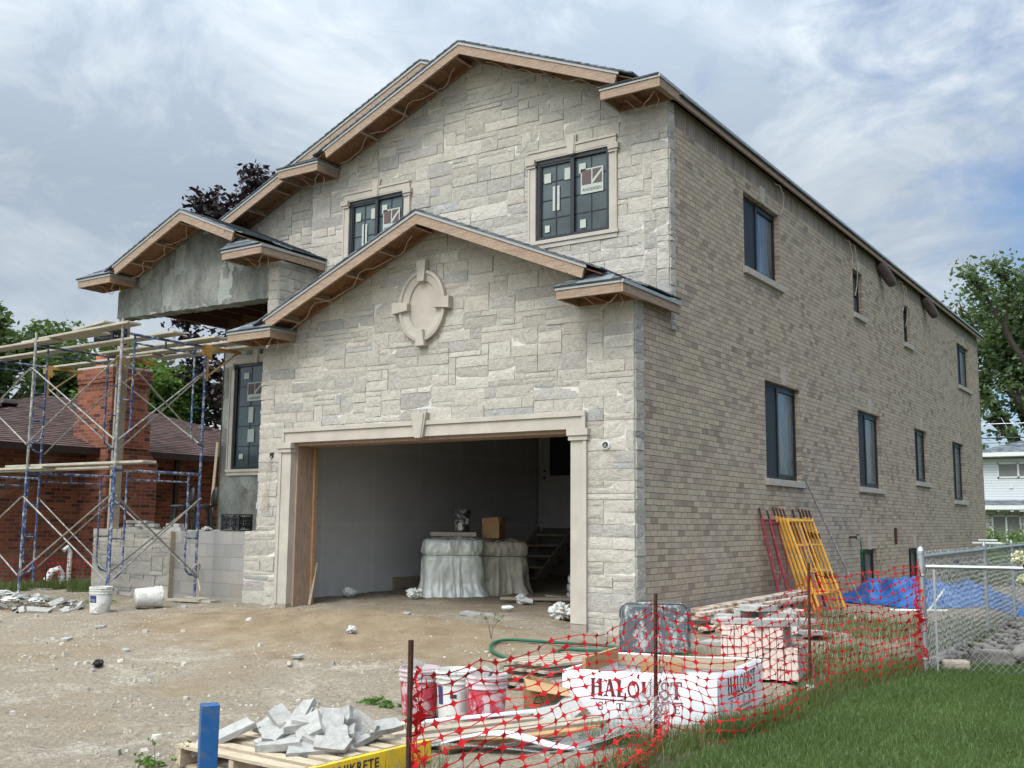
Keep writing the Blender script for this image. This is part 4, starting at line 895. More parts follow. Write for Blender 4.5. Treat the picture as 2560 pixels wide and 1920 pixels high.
make_tree('broadleaf_tree', 'green tree filling the gap left of the brick chimney', 'tree', (-28.2, 13.6, -.1), 7.6, 1.2, 'leaf', .12, 41, 34, .2, 6, .25, .8, 4)
# background belts that hide the horizon from any side
def belt(name, pts, h, label):
    cs = []; rs = []
    for (x, y) in pts:
        for _ in range(26): cs.append((x+random.uniform(-3, 3), y+random.uniform(-3, 3), random.uniform(.2, h)*random.uniform(.5, 1))); rs.append(random.uniform(.8, 1.6))
    o = leaf_mesh(name, cs, rs, 22, .32, 'leaf', None, .9); tag(o, label, 'trees', kind='stuff')
belt('far_woods', [(-60+k*6.5, 75+6*sin(k)) for k in range(20)]+[(-62+4*sin(k*2), -10+k*7) for k in range(12)]+[(-46+3*sin(k), 18+k*6) for k in range(6)], 6.5, 'distant line of green trees behind the houses')
# hedge by the far house
cs = [(random.uniform(-4.5, 4), random.uniform(37.2, 38.8), random.uniform(.0, 1.25)) for _ in range(260)]; o = leaf_mesh('hedge', cs, [.38]*260, 26, .075, 'leaf_bright', None, 1.0, .4, .6); tag(o, 'feathery green hedge in front of the white sided house', 'hedge')
cs = [(random.uniform(.6, 7), random.uniform(13.5, 16), random.uniform(-.05, .55)*random.uniform(.4, 1)) for _ in range(240)]; o = leaf_mesh('shrub_border', cs, [.3]*240, 34, .06, 'weed', None, 1.0, .35, .6); tag(o, 'tangled green undergrowth behind the chain link fence', 'shrubs', kind='stuff')
# ---------------------------------------------------------------- chain link fence
def chainlink(name, label, A, B, posts, h, z0, cell=.062, rail_r=.021, start=False, skip_posts=False, bottom=True, raildrop=0.0):
    A = Vector(A); B = Vector(B); L = (B-A).length; d = (B-A)/L; root = thing(name, label, 'fence', A)
    if not skip_posts:
        for k, s in enumerate(posts):
            p = A+d*s; big = (k == 0); m = MB(); r = .036 if big else .026; m.lathe([(r, z0-.1), (r, z0+h+.03), (r*1.12, z0+h+.03), (r*1.12, z0+h+.06), (r*.8, z0+h+.095), (0, z0+h+.11)], 16, (p.x, p.y, 0)); po = m.build('post', 'galv', root)
            if big:
                for zz in (.14, .55, .98): m = MB(); m.lathe([(r+.004, z0+zz-.012), (r+.007, z0+zz), (r+.004, z0+zz+.012)], 16, (p.x, p.y, 0)); q = p+d*.075; m.beam((p.x, p.y, z0+zz), (q.x, q.y, z0+zz), .012, .022); m.build('tension_band', 'galv', po)
    m = MB(); m.tube([(A.x, A.y, z0+h-raildrop), (B.x, B.y, z0+h-raildrop)], rail_r, 10); m.build('top_rail', 'galv', root)
    if bottom: m = MB(); q = A+d*.075; m.beam((q.x, q.y, z0), (q.x, q.y, z0+h-.03), .006, .02, up=(1, 0, 0)); m.build('tension_bar', 'galv', root)
    m = MB(); n = int(L/cell); nz = int((h+.04)/cell); perp = Vector((-d.y, d.x, 0))
    for k in range(n):
        for s in (1,):
            P = []; zj = random.uniform(-.02, .02)
            for j in range(nz+1):
                off = (k+.5+(.5 if j % 2 else -.5)*(1 if k % 2 == 0 else 1))*cell; p = A+d*off; P.append((p.x+perp.x*.004*(1 if j % 2 else -1), p.y, z0+.03+j*cell+zj))
            for a, b in zip(P, P[1:]): m.beam(a, b, .0034, .0034, up=(perp.x, perp.y, 0))
            P2 = []; zj = random.uniform(-.02, .02)
            for j in range(nz+1):
                off = (k+.5+(-.5 if j % 2 else .5))*cell; p = A+d*off; P2.append((p.x-perp.x*.004*(1 if j % 2 else -1), p.y, z0+.03+j*cell+zj))
            for a, b in zip(P2, P2[1:]): m.beam(a, b, .0034, .0034, up=(perp.x, perp.y, 0))
    m.build('chain_link_mesh', 'wire', root); return root
chainlink('chain_link_fence', 'galvanised chain link fence running back beside the tarp from the thick end post', (3.19, .2, -.1), (2.72, 13.2, -.1), [0, 4.45, 7.5, 10.6], 1.17, -.1)
chainlink('chain_link_fence', 'short chain link run with bright top rail heading right from the thick end post', (3.24, .18, -.1), (5.9, .95, -.1), [], 1.13, -.1, .075, .021, skip_posts=True, raildrop=.06)
# ---------------------------------------------------------------- scaffold
SCF = thing('scaffold_tower', 'worn blue frame scaffold with cross braces standing before the porch', 'scaffold', (-9.6, -1.05, .1))
SY0, SY1, SX = -1.83, -.28, (-7.5, -9.72, -11.85); SZ = (.10, 2.13); SH = 2.03
def frame_parts(x, z, lv):
    m = MB(); m.tube([(x, SY0, z), (x, SY0, z+SH+(.0 if lv == 0 else .17))], .021, 10); m.build('leg', 'grey_pole' if lv else 'blue_paint', fr_)
    m = MB(); m.tube([(x, SY1, z), (x, SY1, z+SH)], .021, 10); m.build('leg', 'blue_paint', fr_)
for x in SX:
    for lv, z in enumerate(SZ):
        m = MB(); m.tube([(x, SY0, z+SH-.04), (x, SY1, z+SH-.04)], .021, 8); fr_ = m.build('frame', 'blue_paint', SCF); frame_parts(x, z, lv)
        for y, s in ((SY0, 1), (SY1, -1)):
            P = [(x, y+s*.22, z+SH-.04), (x, y+s*.22, z+.62), (x, y+s*.20, z+.52), (x, y+s*.13, z+.45), (x, y, z+.42)]; m = MB(); m.tube(P, .016, 8)
            for zz in (1.5, 1.0): m.tube([(x, y, z+zz), (x, y+s*.22, z+zz)], .013, 6)
            m.build('ladder_side', 'blue_paint' if s > 0 else 'blue_paint', fr_)
        m = MB(); m.tube([(x, SY0+.22, z+SH-.17), (x, SY1-.22, z+SH-.17)], .015, 6); m.tube([(x, (SY0+SY1)/2, z+SH-.17), (x, (SY0+SY1)/2, z+SH-.04)], .015, 6); m.build('stiffener', 'blue_paint', fr_)
def xbrace(p, q, p2, q2):
    
    for a_, b_ in ((p, q), (p2, q2)): m = MB(); m.tube([a_, b_], .013, 6); m.build('cross_brace', 'brace', SCF)
for xa, xb in zip(SX, SX[1:]):
    for z in SZ:
        for y, o in ((SY0, -.03), (SY1, .03)): xbrace((xa, y+o, z+.40), (xb, y+o, z+1.62), (xa, y+o*1.7, z+1.62), (xb, y+o*1.7, z+.40))
for z in SZ: xbrace((-7.46, SY0, z+.40), (-7.46, SY1, z+1.62), (-7.43, SY0, z+1.62), (-7.43, SY1, z+.40))
for x in SX:
    for y in (SY0, SY1):
        g = H(x, y); m = MB(); m.tube([(x, y, g), (x, y, .12)], .014, 8)
        if x == -7.5 and y == SY0: m.tube([(x-.09, y, g+.10), (x+.09, y, g+.10)], .012, 6); m.lathe([(.045, g+.0), (.045, g+.06), (.02, g+.1)], 8, (x, y, 0))
        m.build('leg_jack', 'rust', SCF)
for x in SX:
    m = MB(); m.beam((x, SY1+.03, 3.58), (x, SY1+.03, 4.16), .04, .045, up=(1, 0, 0)); m.beam((x, SY1+.02, 4.12), (x, .44, 4.12), .035, .05); m.beam((x, SY1+.05, 3.66), (x, .36, 4.10), .022, .022); m.prism([(x-.03, SY1-.05, 4.0), (x-.03, SY1+.1, 3.94), (x-.03, SY1+.1, 4.16), (x-.03, SY1-.05, 4.16)], (.06, 0, 0)); m.build('side_bracket', 'bracket', SCF)
# planks
def plank(x0, x1, y0_, y1_, z, w_, label, tilt=0, group='scaffold planks', mat='plank', th=.038):
    a = Vector((x0, y0_, z)); b = Vector((x1, y1_, z+tilt)); d = (b-a).normalized(); pr = Vector((-d.y, d.x, 0)); o = MB(); n = 10; L = (b-a).length
    o.beam(a+Vector((0, 0, th/2)), b+Vector((0, 0, th/2)), w_, th); ob = o.build('scaffold_plank', mat, None, bevel=.008); tag(ob, label, 'plank', group); return ob
plank(-12.6, -9.35, -1.62, -1.72, 4.17, .24, 'front plank of the top deck, left half')
plank(-9.9, -7.3, -1.68, -1.78, 4.21, .24, 'front plank of the top deck, overlapping half ending by the tallest pole', .02)
plank(-12.2, -7.1, -1.02, -1.12, 4.17, .24, 'second plank from the front on the top deck')
plank(-9.95, -6.9, -.42, -.5, 4.17, .24, 'fourth plank from the front on the top deck')
plank(-12.3, -9.1, .02, .02, 4.15, .23, 'plank on the left yellow side brackets, nearest the porch')
plank(-9.7, -6.85, .0, .0, 4.19, .23, 'plank on the right yellow side brackets, away from the wall')
plank(-9.4, -6.62, .27, .30, 4.15, .23, 'plank on the yellow side brackets, closest to the garage eave')
plank(-10.5, -8.5, -1.5, -1.45, 4.252, .24, 'short plank lying across the top deck planks')
plank(-13.0, -9.35, -1.70, -1.70, 2.145, .24, 'lower deck plank, left one')
plank(-10.4, -6.93, -1.68, -1.66, 2.185, .24, 'lower deck plank ending to the right of the tallest pole')
plank(-11.9, -8.2, -1.35, -1.32, 2.145, .24, 'lower deck plank second from the front')
def milk_crate(loc, rz, label, tilt=0):
    t_ = thing('milk_crate', label, 'crate', loc, rot=(tilt, 0, rz)); m = MB(); w2, h = .165, .27
    for x in (-w2, w2):
        for y in (-w2, w2): m.bb(x-.015, x+.015, y-.015, y+.015, 0, h)
    for z in (0, .06, .13, .2, h-.02):
        m.bb(-w2, w2, -w2-.012, -w2, z, z+.02); m.bb(-w2, w2, w2, w2+.012, z, z+.02); m.bb(-w2-.012, -w2, -w2, w2, z, z+.02); m.bb(w2, w2+.012, -w2, w2, z, z+.02)
    m.build('crate_rim', 'black', t_, True); m = MB()
    for k in range(6):
        a = -w2+k*.055
        for s in (-1, 1): m.beam((a, s*(w2+.006), .03), (a+.055, s*(w2+.006), .24), .01, .012); m.beam((a+.055, s*(w2+.006), .03), (a, s*(w2+.006), .24), .01, .012); m.beam((s*(w2+.006), a, .03), (s*(w2+.006), a+.055, .24), .01, .012); m.beam((s*(w2+.006), a+.055, .03), (s*(w2+.006), a, .24), .01, .012)
    m.build('crate_lattice', 'black', t_, True); m = MB()
    for k in range(6): a = -w2+.03+k*.055; m.bb(a-.006, a+.006, -w2, w2, .0, .012); m.bb(-w2, w2, a-.006, a+.006, .0, .011)
    m.build('crate_bottom', 'black', t_, True); return t_
milk_crate((-9.05, -.95, 4.21), .3, 'black milk crate on the top deck of the scaffold'); milk_crate((-7.55, .55, 1.21), .2, 'black milk crate tipped on its side on the porch ledge', 0)
plank(-9.9, -8.75, -.95, -1.15, 4.485, .26, 'board resting on the milk crate above the top deck')
# ---------------------------------------------------------------- slabs of stone
def slab_mesh(name, w_, d_, t_, seed, mat='slab'):
    r = random.Random(seed); n = r.choice((4, 4, 5, 6)); P = []
    if n == 4: P = [(-w_/2, -d_/2), (w_/2, -d_/2*r.uniform(.7, 1)), (w_/2*r.uniform(.75, 1), d_/2), (-w_/2*r.uniform(.7, 1), d_/2*r.uniform(.8, 1))]
    else: P = [(w_/2*cos(2*pi*k/n+.4)*r.uniform(.85, 1.15), d_/2*sin(2*pi*k/n+.4)*r.uniform(.8, 1.2)) for k in range(n)]
    m = MB(); Q = []
    for i in range(len(P)):
        a, b = P[i], P[(i+1) % len(P)]
        for k in range(3): f = k/3; j = r.uniform(-.006, .006); Q.append((a[0]+(b[0]-a[0])*f+j, a[1]+(b[1]-a[1])*f+j))
    lo = [m.V((x+r.uniform(-.004, .004), y+r.uniform(-.004, .004), 0)) for x, y in Q]; hi = [m.V((x*.985+r.uniform(-.005, .005), y*.985+r.uniform(-.005, .005), t_+r.uniform(-.004, .004))) for x, y in Q]
    ce = m.V((0, 0, t_+r.uniform(-.002, .006))); m.F(lo[::-1]); nq = len(Q)
    for i in range(nq): m.F((lo[i], lo[(i+1) % nq], hi[(i+1) % nq], hi[i])); m.F((hi[i], hi[(i+1) % nq], ce))
    o = m.build(name, mat); COL.objects.unlink(o); me = o.data; bpy.data.objects.remove(o); return me
SLABS = [slab_mesh('stone_slab', a, b, c, i) for i, (a, b, c) in enumerate(((.36, .20, .055), (.28, .22, .05), (.42, .18, .06), (.22, .18, .05), (.32, .14, .07), (.20, .13, .06), (.48, .22, .05), (.26, .16, .045)))]
def slab(loc, rot, k, label, group=None, scale=1.0, name='stone_slab', cat='stone slab', mat=None):
    o = bpy.data.objects.new(name, SLABS[k % 8]); COL.objects.link(o); o.location = loc; o.rotation_euler = (Matrix.Rotation(rot[0], 3, 'X') @ Matrix.Rotation(rot[1], 3, 'Y') @ Matrix.Rotation(rot[2], 3, 'Z')).to_euler(); o.scale = (scale, scale, scale*.78); return tag(o, label, cat, group)
random.seed(11)
# ---------------------------------------------------------------- pallet with broken slabs in the foreground
PX, PY, PZ = 1.02, -6.50, H(1.0, -6.5)+.0
PL = thing('wooden_pallet', 'weathered wooden pallet with a yellow side board, loaded with broken stone', 'pallet', (PX, PY, PZ), rot=(0, 0, radians(-3)))
for k in range(7): m = MB(); m.box((random.uniform(-.01, .01), -.44+k*.146, .130), (1.06, .092, .018), Matrix.Rotation(random.uniform(-.02, .02), 3, 'Z')); m.build('deck_board', 'pallet', PL, True)
for x in (-.49, 0): m = MB(); m.box((x, 0, .07), (.04, .98, .09)); m.build('stringer', 'pallet', PL, True)
m = MB(); m.box((.545, .02, .072), (.035, 1.16, .125)); yb = m.build('yellow_stringer', 'yellow_board', PL, True)
for y in (-.4, 0, .4): m = MB(); m.box((0, y, .012), (1.02, .09, .018)); m.build('base_board', 'pallet', PL, True)
tx = textmesh('QUIKRETE', .078, 'ink', 'stencil_lettering', PL, (0, 0, 0), (0, 1, 0), (0, 0, 1), depth=.001, spacing=1.12, bold=.0015)
tx.location = Vector((.5645, -.06, .055))-Vector((0, 0, 0)); tx.data.transform(Matrix.Translation(-(Vector((0, 0, 0))-Vector((PX, PY, PZ))))) if False else None
for v_ in tx.data.vertices: v_.co += Vector((PX, PY, PZ))
zb = PZ+.142
L = [  # x, y, z, rx, ry, rz, mesh, label
 (.62, -6.72, .00, .10, -.12, .95, 6, 'long pale slab leaning on the left front of the pallet pile'),
 (.78, -6.38, .0, 0, .02, .2, 2, 'flat slab at the left rear of the pallet pile'), (.80, -6.40, .06, .03, -.05, .35, 0, 'thin slab lying on another at the left rear of the pallet pile'),
 (.95, -6.62, .0, 0, 0, 1.2, 0, None), (1.12, -6.72, .0, .05, 0, .4, 4, None), (1.30, -6.60, .0, 0, 0, .9, 6, 'long slab along the yellow side of the pallet'), (1.12, -6.40, .0, 0, 0, .1, 1, None), (1.35, -6.30, .0, 0, 0, 1.4, 2, None), (.98, -6.25, .0, 0, 0, .6, 4, None), (1.22, -6.12, .0, 0, 0, .2, 1, None),
 (1.02, -6.55, .06, .1, .05, .7, 1, None), (1.20, -6.55, .06, -.12, .1, 2.1, 4, None), (1.32, -6.40, .065, .05, -.25, .5, 3, 'pointed slab near the right end of the pallet pile'), (1.06, -6.36, .055, .08, .05, 1.7, 0, None), (.90, -6.48, .08, .35, .1, .5, 3, 'square slab tilted up at the left of the pallet pile'), (1.25, -6.22, .06, -.1, .05, 1.0, 7, None),
 (1.13, -6.46, .12, .12, -.1, .9, 2, None), (1.08, -6.30, .13, .0, .12, .3, 1, 'thick slab capping the rear of the pallet pile'), (1.21, -6.38, .10, 1.05, .1, .75, 0, 'slab standing up at the top of the pallet pile'), (1.30, -6.24, .08, 1.25, .0, -.5, 1, 'white slab on edge behind the top of the pallet pile'), (1.40, -6.14, .06, .1, .2, 1.2, 4, None), (1.02, -6.70, .06, .3, .3, .2, 5, 'small chunk at the front of the pallet pile'), (1.36, -6.50, .07, .2, .35, 2.4, 7, None)]
for x, y, z, rx, ry, rz, k, lb in L:
    slab((x, y, zb+z*.82+.012), (rx+random.uniform(.03, .38), ry+random.uniform(-.05, .3), rz), k, lb or 'broken pale grey slab in the heap on the yellow edged pallet', 'slabs heaped on the pallet', random.uniform(.72, .95) if k != 6 else .85)
for q in range(16):
    a = random.uniform(0, 6.28); r = random.random()**.5; slab((1.12+.36*r*cos(a), -6.42+.26*r*sin(a), zb+.04+.14*(1-r)), (random.uniform(.0, .8), random.uniform(-.3, .6), random.uniform(0, 6)), q*3+1, 'broken pale grey slab in the heap on the yellow edged pallet', 'slabs heaped on the pallet', random.uniform(.5, .85))
m = MB(); z0 = H(1.56, -7.6); m.box((1.556, -7.642, (.474+z0-.2)/2), (.088, .088, .474-z0+.2), Matrix.Rotation(radians(56), 3, 'Z')); tag(m.build('blue_post', 'blue_post', None, bevel=.004), 'bright blue painted wooden post in the foreground', 'post')
# ---------------------------------------------------------------- buckets
def bucket(loc, label, body='white_bucket', rim='white_bucket', rot=(0, 0, 0), labels=None, fill=True, text=None, s=1.0, lid=False):
    t_ = thing('bucket', label, 'bucket', loc, rot=rot)
    m = MB(); m.smooth = True; m.lathe([(.128*s, 0), (.132*s, .01), (.148*s, .27*s), (.146*s, .275*s), (.139*s, .278*s), (.127*s, .02), (0, .02)], 32); m.build('bucket_body', body, t_, True)
    m = MB(); m.lathe([(.148*s, .268*s), (.157*s, .27*s), (.157*s, .282*s), (.150*s, .285*s), (.151*s, .305*s), (.158*s, .308*s), (.158*s, .318*s), (.152*s, .322*s), (.153*s, .340*s), (.161*s, .343*s), (.161*s, .352*s), (.154*s, .355*s), (.155*s, .368*s), (.149*s, .368*s), (.139*s, .27*s)], 32); m.build('bucket_rim', rim, t_, True)
    m = MB(); m.tube([(.160*s*cos(a), .160*s*sin(a), .30*s-.13*abs(sin(a))**.8) for a in np.linspace(0, pi, 16)], .003, 5); m.build('wire_handle', 'galv', t_, True)
    if lid: m = MB(); m.lathe([(0, .372*s), (.155*s, .372*s), (.160*s, .36*s), (.160*s, .35*s)], 32); m.build('bucket_lid', rim, t_, True)
    def patch(a0, a1, z0, z1, mat, nm, e=.0015):
        m = MB(); n = 8
        for i in range(n):
            A = a0+(a1-a0)*i/n; B = a0+(a1-a0)*(i+1)/n; R = lambda z: .130*s+(.148-.130)*s*(z/(.27*s))+e
            m.poly([(R(z0)*cos(A), R(z0)*sin(A), z0), (R(z0)*cos(B), R(z0)*sin(B), z0), (R(z1)*cos(B), R(z1)*sin(B), z1), (R(z1)*cos(A), R(z1)*sin(A), z1)])
        return m.build(nm, mat, t_, True)
    for (a0, a1, z0, z1, mat) in (labels or []): patch(a0, a1, z0, z1, mat, 'bucket_label', .0015 if mat != 'ink' else .003)
    if text:
        for tt, ang, z, sz, mt in text:
            R = .1465*s+.003; tx = textmesh(tt, sz, mt, 'bucket_lettering', None, (0, 0, 0), (1, 0, 0), (0, 0, 1), depth=.0005)
            for v_ in tx.data.vertices: th = ang+v_.co.x/R; zz = v_.co.z+z; rr = .130*s+.018*s*(zz/(.27*s))+.0025; v_.co = Vector((rr*cos(th), rr*sin(th), zz))
            tx.parent = t_
    if fill:
        for k in range(4):
            o = bpy.data.objects.new('stone_offcut', SLABS[(k*3+1) % 8]); COL.objects.link(o); o.scale = (.5, .5, .7); a = k*1.7+loc[0]*9; R_ = Matrix.Rotation(rot[2], 3, 'Z')
            p = Vector(loc)+R_ @ Vector((.06*cos(a), .06*sin(a), .25+.03*k)); o.location = p; o.rotation_euler = (.5+k*.4, .3*k, a); tag(o, 'pale stone offcut dropped inside '+label, 'stone offcut', 'offcuts inside '+label[:40])
    return t_
vd = math.atan2(-11.27+4.7, 5.78-.9)    # direction from the buckets to the camera
bucket((.56, -4.74, H(.56, -4.74)), 'dusty red bucket nearest the first fence stake', 'pink_bucket', 'bucket_rim', rot=(0, 0, .3))
bucket((.86, -4.67, H(.86, -4.67)), 'white bucket between the two red ones', 'white_bucket', 'white_bucket', fill=False, labels=[(vd-1.15, vd-.75, .12, .255, 'navy'), (vd-.45, vd+.75, .05, .24, 'label_white'), (vd+.25, vd+.65, .07, .22, 'door_white'), (vd-.3, vd+.05, .17, .20, 'ink')])
bucket((1.18, -4.72, H(1.18, -4.72)), 'dusty red bucket beside the cardboard carton', 'pink_bucket', 'bucket_rim', rot=(0, 0, 1.3), labels=[(vd-1.3-.15, vd-1.3+.15, .10, .17, 'bucket_rim')])
bucket((-7.38, -2.02, H(-7.38, -2.02)), 'white bucket with a navy label standing by the nearest scaffold leg', 'white_bucket', 'white_bucket', fill=False, labels=[(-1.85, -1.0, .15, .25, 'navy')], text=[('ergy', -1.42, .175, .055, 'label_white')])
bucket((-7.28, -1.52, H(-7.28, -1.52)+.155), 'white bucket lying on its side behind the standing one', 'white_bucket', 'white_bucket', rot=(radians(-88), radians(4), radians(-28)), fill=False)
# ---------------------------------------------------------------- printed stone crate
CR = thing('stone_crate', 'open white wrapped stone crate with maroon lettering behind the orange netting', 'crate', (2.60, -3.78, -.12))
zc0, zc1 = -.11, .262
A_, B_, C_, D_ = Vector((1.50, -4.16, 0)), Vector((2.61, -3.78, 0)), Vector((2.50, -2.58, 0)), Vector((1.32, -2.95, 0))
def wallp(P, Q, th, z0, z1, mat, nm, parent, n=26, out=1, bulge=.012):
    m = MB(); d = (Q-P); Ln = d.length; d = d/Ln; nr = Vector((d.y, -d.x, 0))*out
    def fo(u, v): b = bulge*sin(pi*u)*(sin(pi*v)**.5)+.004*fbm(u*5+P.x*3, v*3, 2, 3)-(.02*(max(0, v-.9)/.1)**2); return tuple(P+d*(Ln*u)+nr*(b+.004)+Vector((0, 0, z0+(z1-z0)*v+.006*sin(u*9)*v)))
    m.smooth = True; m.grid(n, 10, fo); m.smooth = False
    def fi(u, v): return tuple(P+d*(Ln*u)-nr*th+Vector((0, 0, z0+(z1-z0)*v)))
    m.grid(n, 3, fi)
    m.grid(n, 1, lambda u, v: tuple(Vector(fo(u, 1))*(1-v)+Vector(fi(u, 1))*v)); return m.build(nm, mat, parent)
wallp(A_, B_, .03, zc0, zc1, 'wrap', 'front_panel', CR); wallp(B_, C_, .03, zc0, zc1, 'wrap', 'side_panel', CR); wallp(C_, D_, .03, zc0, zc1, 'wrap', 'rear_panel', CR); wallp(D_, A_, .03, zc0, zc1, 'wrap', 'left_panel', CR)
def plk(p, q, z, w_, h_, mat, nm, par): m = MB(); m.beam(Vector(p)+Vector((0, 0, z)), Vector(q)+Vector((0, 0, z)), w_, h_); return m.build(nm, mat, par)
plk(C_*.97+D_*.03-Vector((0, .05, 0)), D_*.97+C_*.03-Vector((0, .05, 0)), zc1-.05, .022, .09, 'pallet', 'rim_board', CR); plk(D_*.9+A_*.1+Vector((.05, 0, 0)), A_*.75+D_*.25+Vector((.06, 0, 0)), zc1-.0, .03, .12, 'orange_wood', 'rim_board', CR)
m = MB(); c = (C_*.25+D_*.75)-Vector((-.02, .075, 0)); m.box((c.x, c.y, .06), (.16, .025, .30), Matrix.Rotation(.3, 3, 'Z')); m.box((c.x+.2, c.y+.055, .06), (.14, .025, .30), Matrix.Rotation(.3, 3, 'Z')); m.build('inner_batten', 'orange_wood', CR)
m = MB(); m.poly([tuple(p+Vector((0, 0, zc0+.01))) for p in (A_, B_, C_, D_)]); m.build('crate_floor', 'pallet', CR)
m = MB(); m.beam(C_*.2+B_*.8+Vector((.04, 0, -.12)), C_*.6+B_*.4+Vector((.04, 0, -.12)), .08, .07); m.build('skid', 'pallet', CR)
# slab serif letters: ribbons in a unit em box (x right, y up), heights 1.0
def rib(m, P, t, place, th=.0):
    for a, b in zip(P, P[1:]):
        a = Vector(a); b = Vector(b); d = (b-a); L_ = d.length
        if L_ < 1e-6: continue
        d /= L_; n_ = Vector((-d.y, d.x))*(t/2); a2 = a-d*t*.02; b2 = b+d*t*.02; m.poly([place(*(a2+n_)), place(*(b2+n_)), place(*(b2-n_)), place(*(a2-n_))])
def arc(cx, cy, rx, ry, a0, a1, n=18): return [(cx+rx*cos(radians(a0+(a1-a0)*k/n)), cy+ry*sin(radians(a0+(a1-a0)*k/n))) for k in range(n+1)]
T, t_ = .20, .085
GL = {'H': (.95, [((.2, 0), (.2, 1), T), ((.75, 0), (.75, 1), T), ((.2, .52), (.75, .52), t_), ((.03, .035), (.37, .035), t_), ((.03, .965), (.37, .965), t_), ((.58, .035), (.92, .035), t_), ((.58, .965), (.92, .965), t_)], []),
 'A': (.95, [((.17, 0), (.47, 1), t_), ((.47, 1), (.78, 0), T), ((.28, .33), (.68, .33), t_), ((.02, .035), (.34, .035), t_), ((.6, .035), (.95, .035), t_)], []),
 'L': (.75, [((.2, 0), (.2, 1), T), ((.03, .965), (.37, .965), t_), ((.03, .035), (.7, .035), t_), ((.68, 0), (.68, .28), t_)], []),
 'Q': (1.0, [((.5, .12), (.72, -.1), T*.8), ((.72, -.1), (.98, -.14), t_)], [(arc(.48, .5, .38, .46, 0, 360, 28), .12)]),
 'U': (.9, [((.2, .3), (.2, 1), T), ((.7, .3), (.7, 1), t_), ((.03, .965), (.37, .965), t_), ((.56, .965), (.86, .965), t_)], [(arc(.45, .3, .25, .27, 180, 360), .11)]),
 'I': (.42, [((.2, 0), (.2, 1), T), ((.03, .035), (.37, .035), t_), ((.03, .965), (.37, .965), t_)], []),
 'S': (.72, [((.60, .72), (.60, .98), t_), ((.08, .02), (.08, .3), t_)], [(arc(.34, .74, .24, .23, 20, 270, 16), .12), (arc(.34, .26, .26, .24, 90, -160, 16), .13)]),
 'T': (.85, [((.42, 0), (.42, 1), T), ((.03, .965), (.81, .965), t_), ((.05, .72), (.05, .98), t_), ((.79, .72), (.79, .98), t_), ((.25, .035), (.59, .035), t_)], []),
 'O': (.95, [], [(arc(.47, .5, .38, .46, 0, 360, 28), .12)]),
 'N': (.95, [((.17, 0), (.17, 1), t_), ((.17, 1), (.76, 0), T), ((.76, 0), (.76, 1), t_), ((.02, .035), (.32, .035), t_), ((.0, .965), (.25, .965), t_), ((.62, .965), (.92, .965), t_)], []),
 'E': (.8, [((.2, 0), (.2, 1), T), ((.03, .035), (.7, .035), t_), ((.03, .965), (.68, .965), t_), ((.2, .52), (.55, .52), t_), ((.70, 0), (.70, .26), t_), ((.67, .75), (.67, 1), t_), ((.55, .4), (.55, .64), t_)], [])}
def word(m, txt, place, x0, y0, h, gap=.05, wide=1.0):
    x = x0
    for ch_ in txt:
        w_, seg, arcs = GL[ch_]; k = 0
        for a, b, t in seg: rib(m, [(x+a[0]*h*wide, y0+a[1]*h), (x+b[0]*h*wide, y0+b[1]*h)], t*h, lambda u, v, k=k: place(u, v, k*.00003)); k += 1
        for P, t in arcs: rib(m, [(x+p[0]*h*wide, y0+p[1]*h) for p in P], t*h, lambda u, v, k=k: place(u, v, k*.00003)); k += 1
        x += (w_+gap)*h*wide
    return x
def wlen(txt, h, gap, wide=1.): return sum((GL[c][0]+gap)*h*wide for c in txt)
def sign(P, Q, u0, u1, zt, tail):
    d = (Q-P); Ln = d.length; d /= Ln; nr = Vector((d.y, -d.x, 0)); H0 = .125
    def place(u, v, e=0):
        uu = max(0, min(1, u/Ln)); vv = max(0, min(1, (v-zc0)/(zc1-zc0))); b = .012*sin(pi*uu)*(max(0, sin(pi*vv))**.5)+.004*fbm(uu*5+P.x*3, vv*3, 2, 3)-(.02*(max(0, vv-.9)/.1)**2)
        return tuple(P+d*u+nr*(b+.0058+e)+Vector((0, 0, v+.006*sin(uu*9)*vv)))
    m = MB(); W = (u1-u0); wd = W/wlen('HALQUIST', H0, .06); word(m, 'HALQUIST', place, u0, zt-H0, H0, .06, wd); n = 20
    for k in range(n): a = u0+W*k/n; b = u0+W*(k+1)/n; m.poly([place(a, zt-H0-.030), place(b, zt-H0-.030), place(b, zt-H0-.022), place(a, zt-H0-.022)])
    h2 = .058; x = u0+W*.08
    for ch_ in 'STONE': word(m, ch_, place, x, zt-H0-.045-h2, h2, 0, 1.1); x += W*.205
    o = m.build('printed_lettering', 'maroon', CR)
    for txt, sz, z in tail:
        c = place(u0+W*.62, z, .002); textmesh(txt, sz, 'maroon', 'printed_tagline', CR, c, d, (0, 0, 1), depth=.0004)
sign(A_, B_, .22, .92, zc1-.055, [("Rockin' Around Since 1929", .034, zc0+.055), ('www.halquiststone.com', .028, zc0+.018)]); sign(B_, C_, .22, .98, zc1-.045, [("Rockin' Around Since 1929", .036, zc0+.075), ('www.halquiststone.com', .032, zc0+.035)])
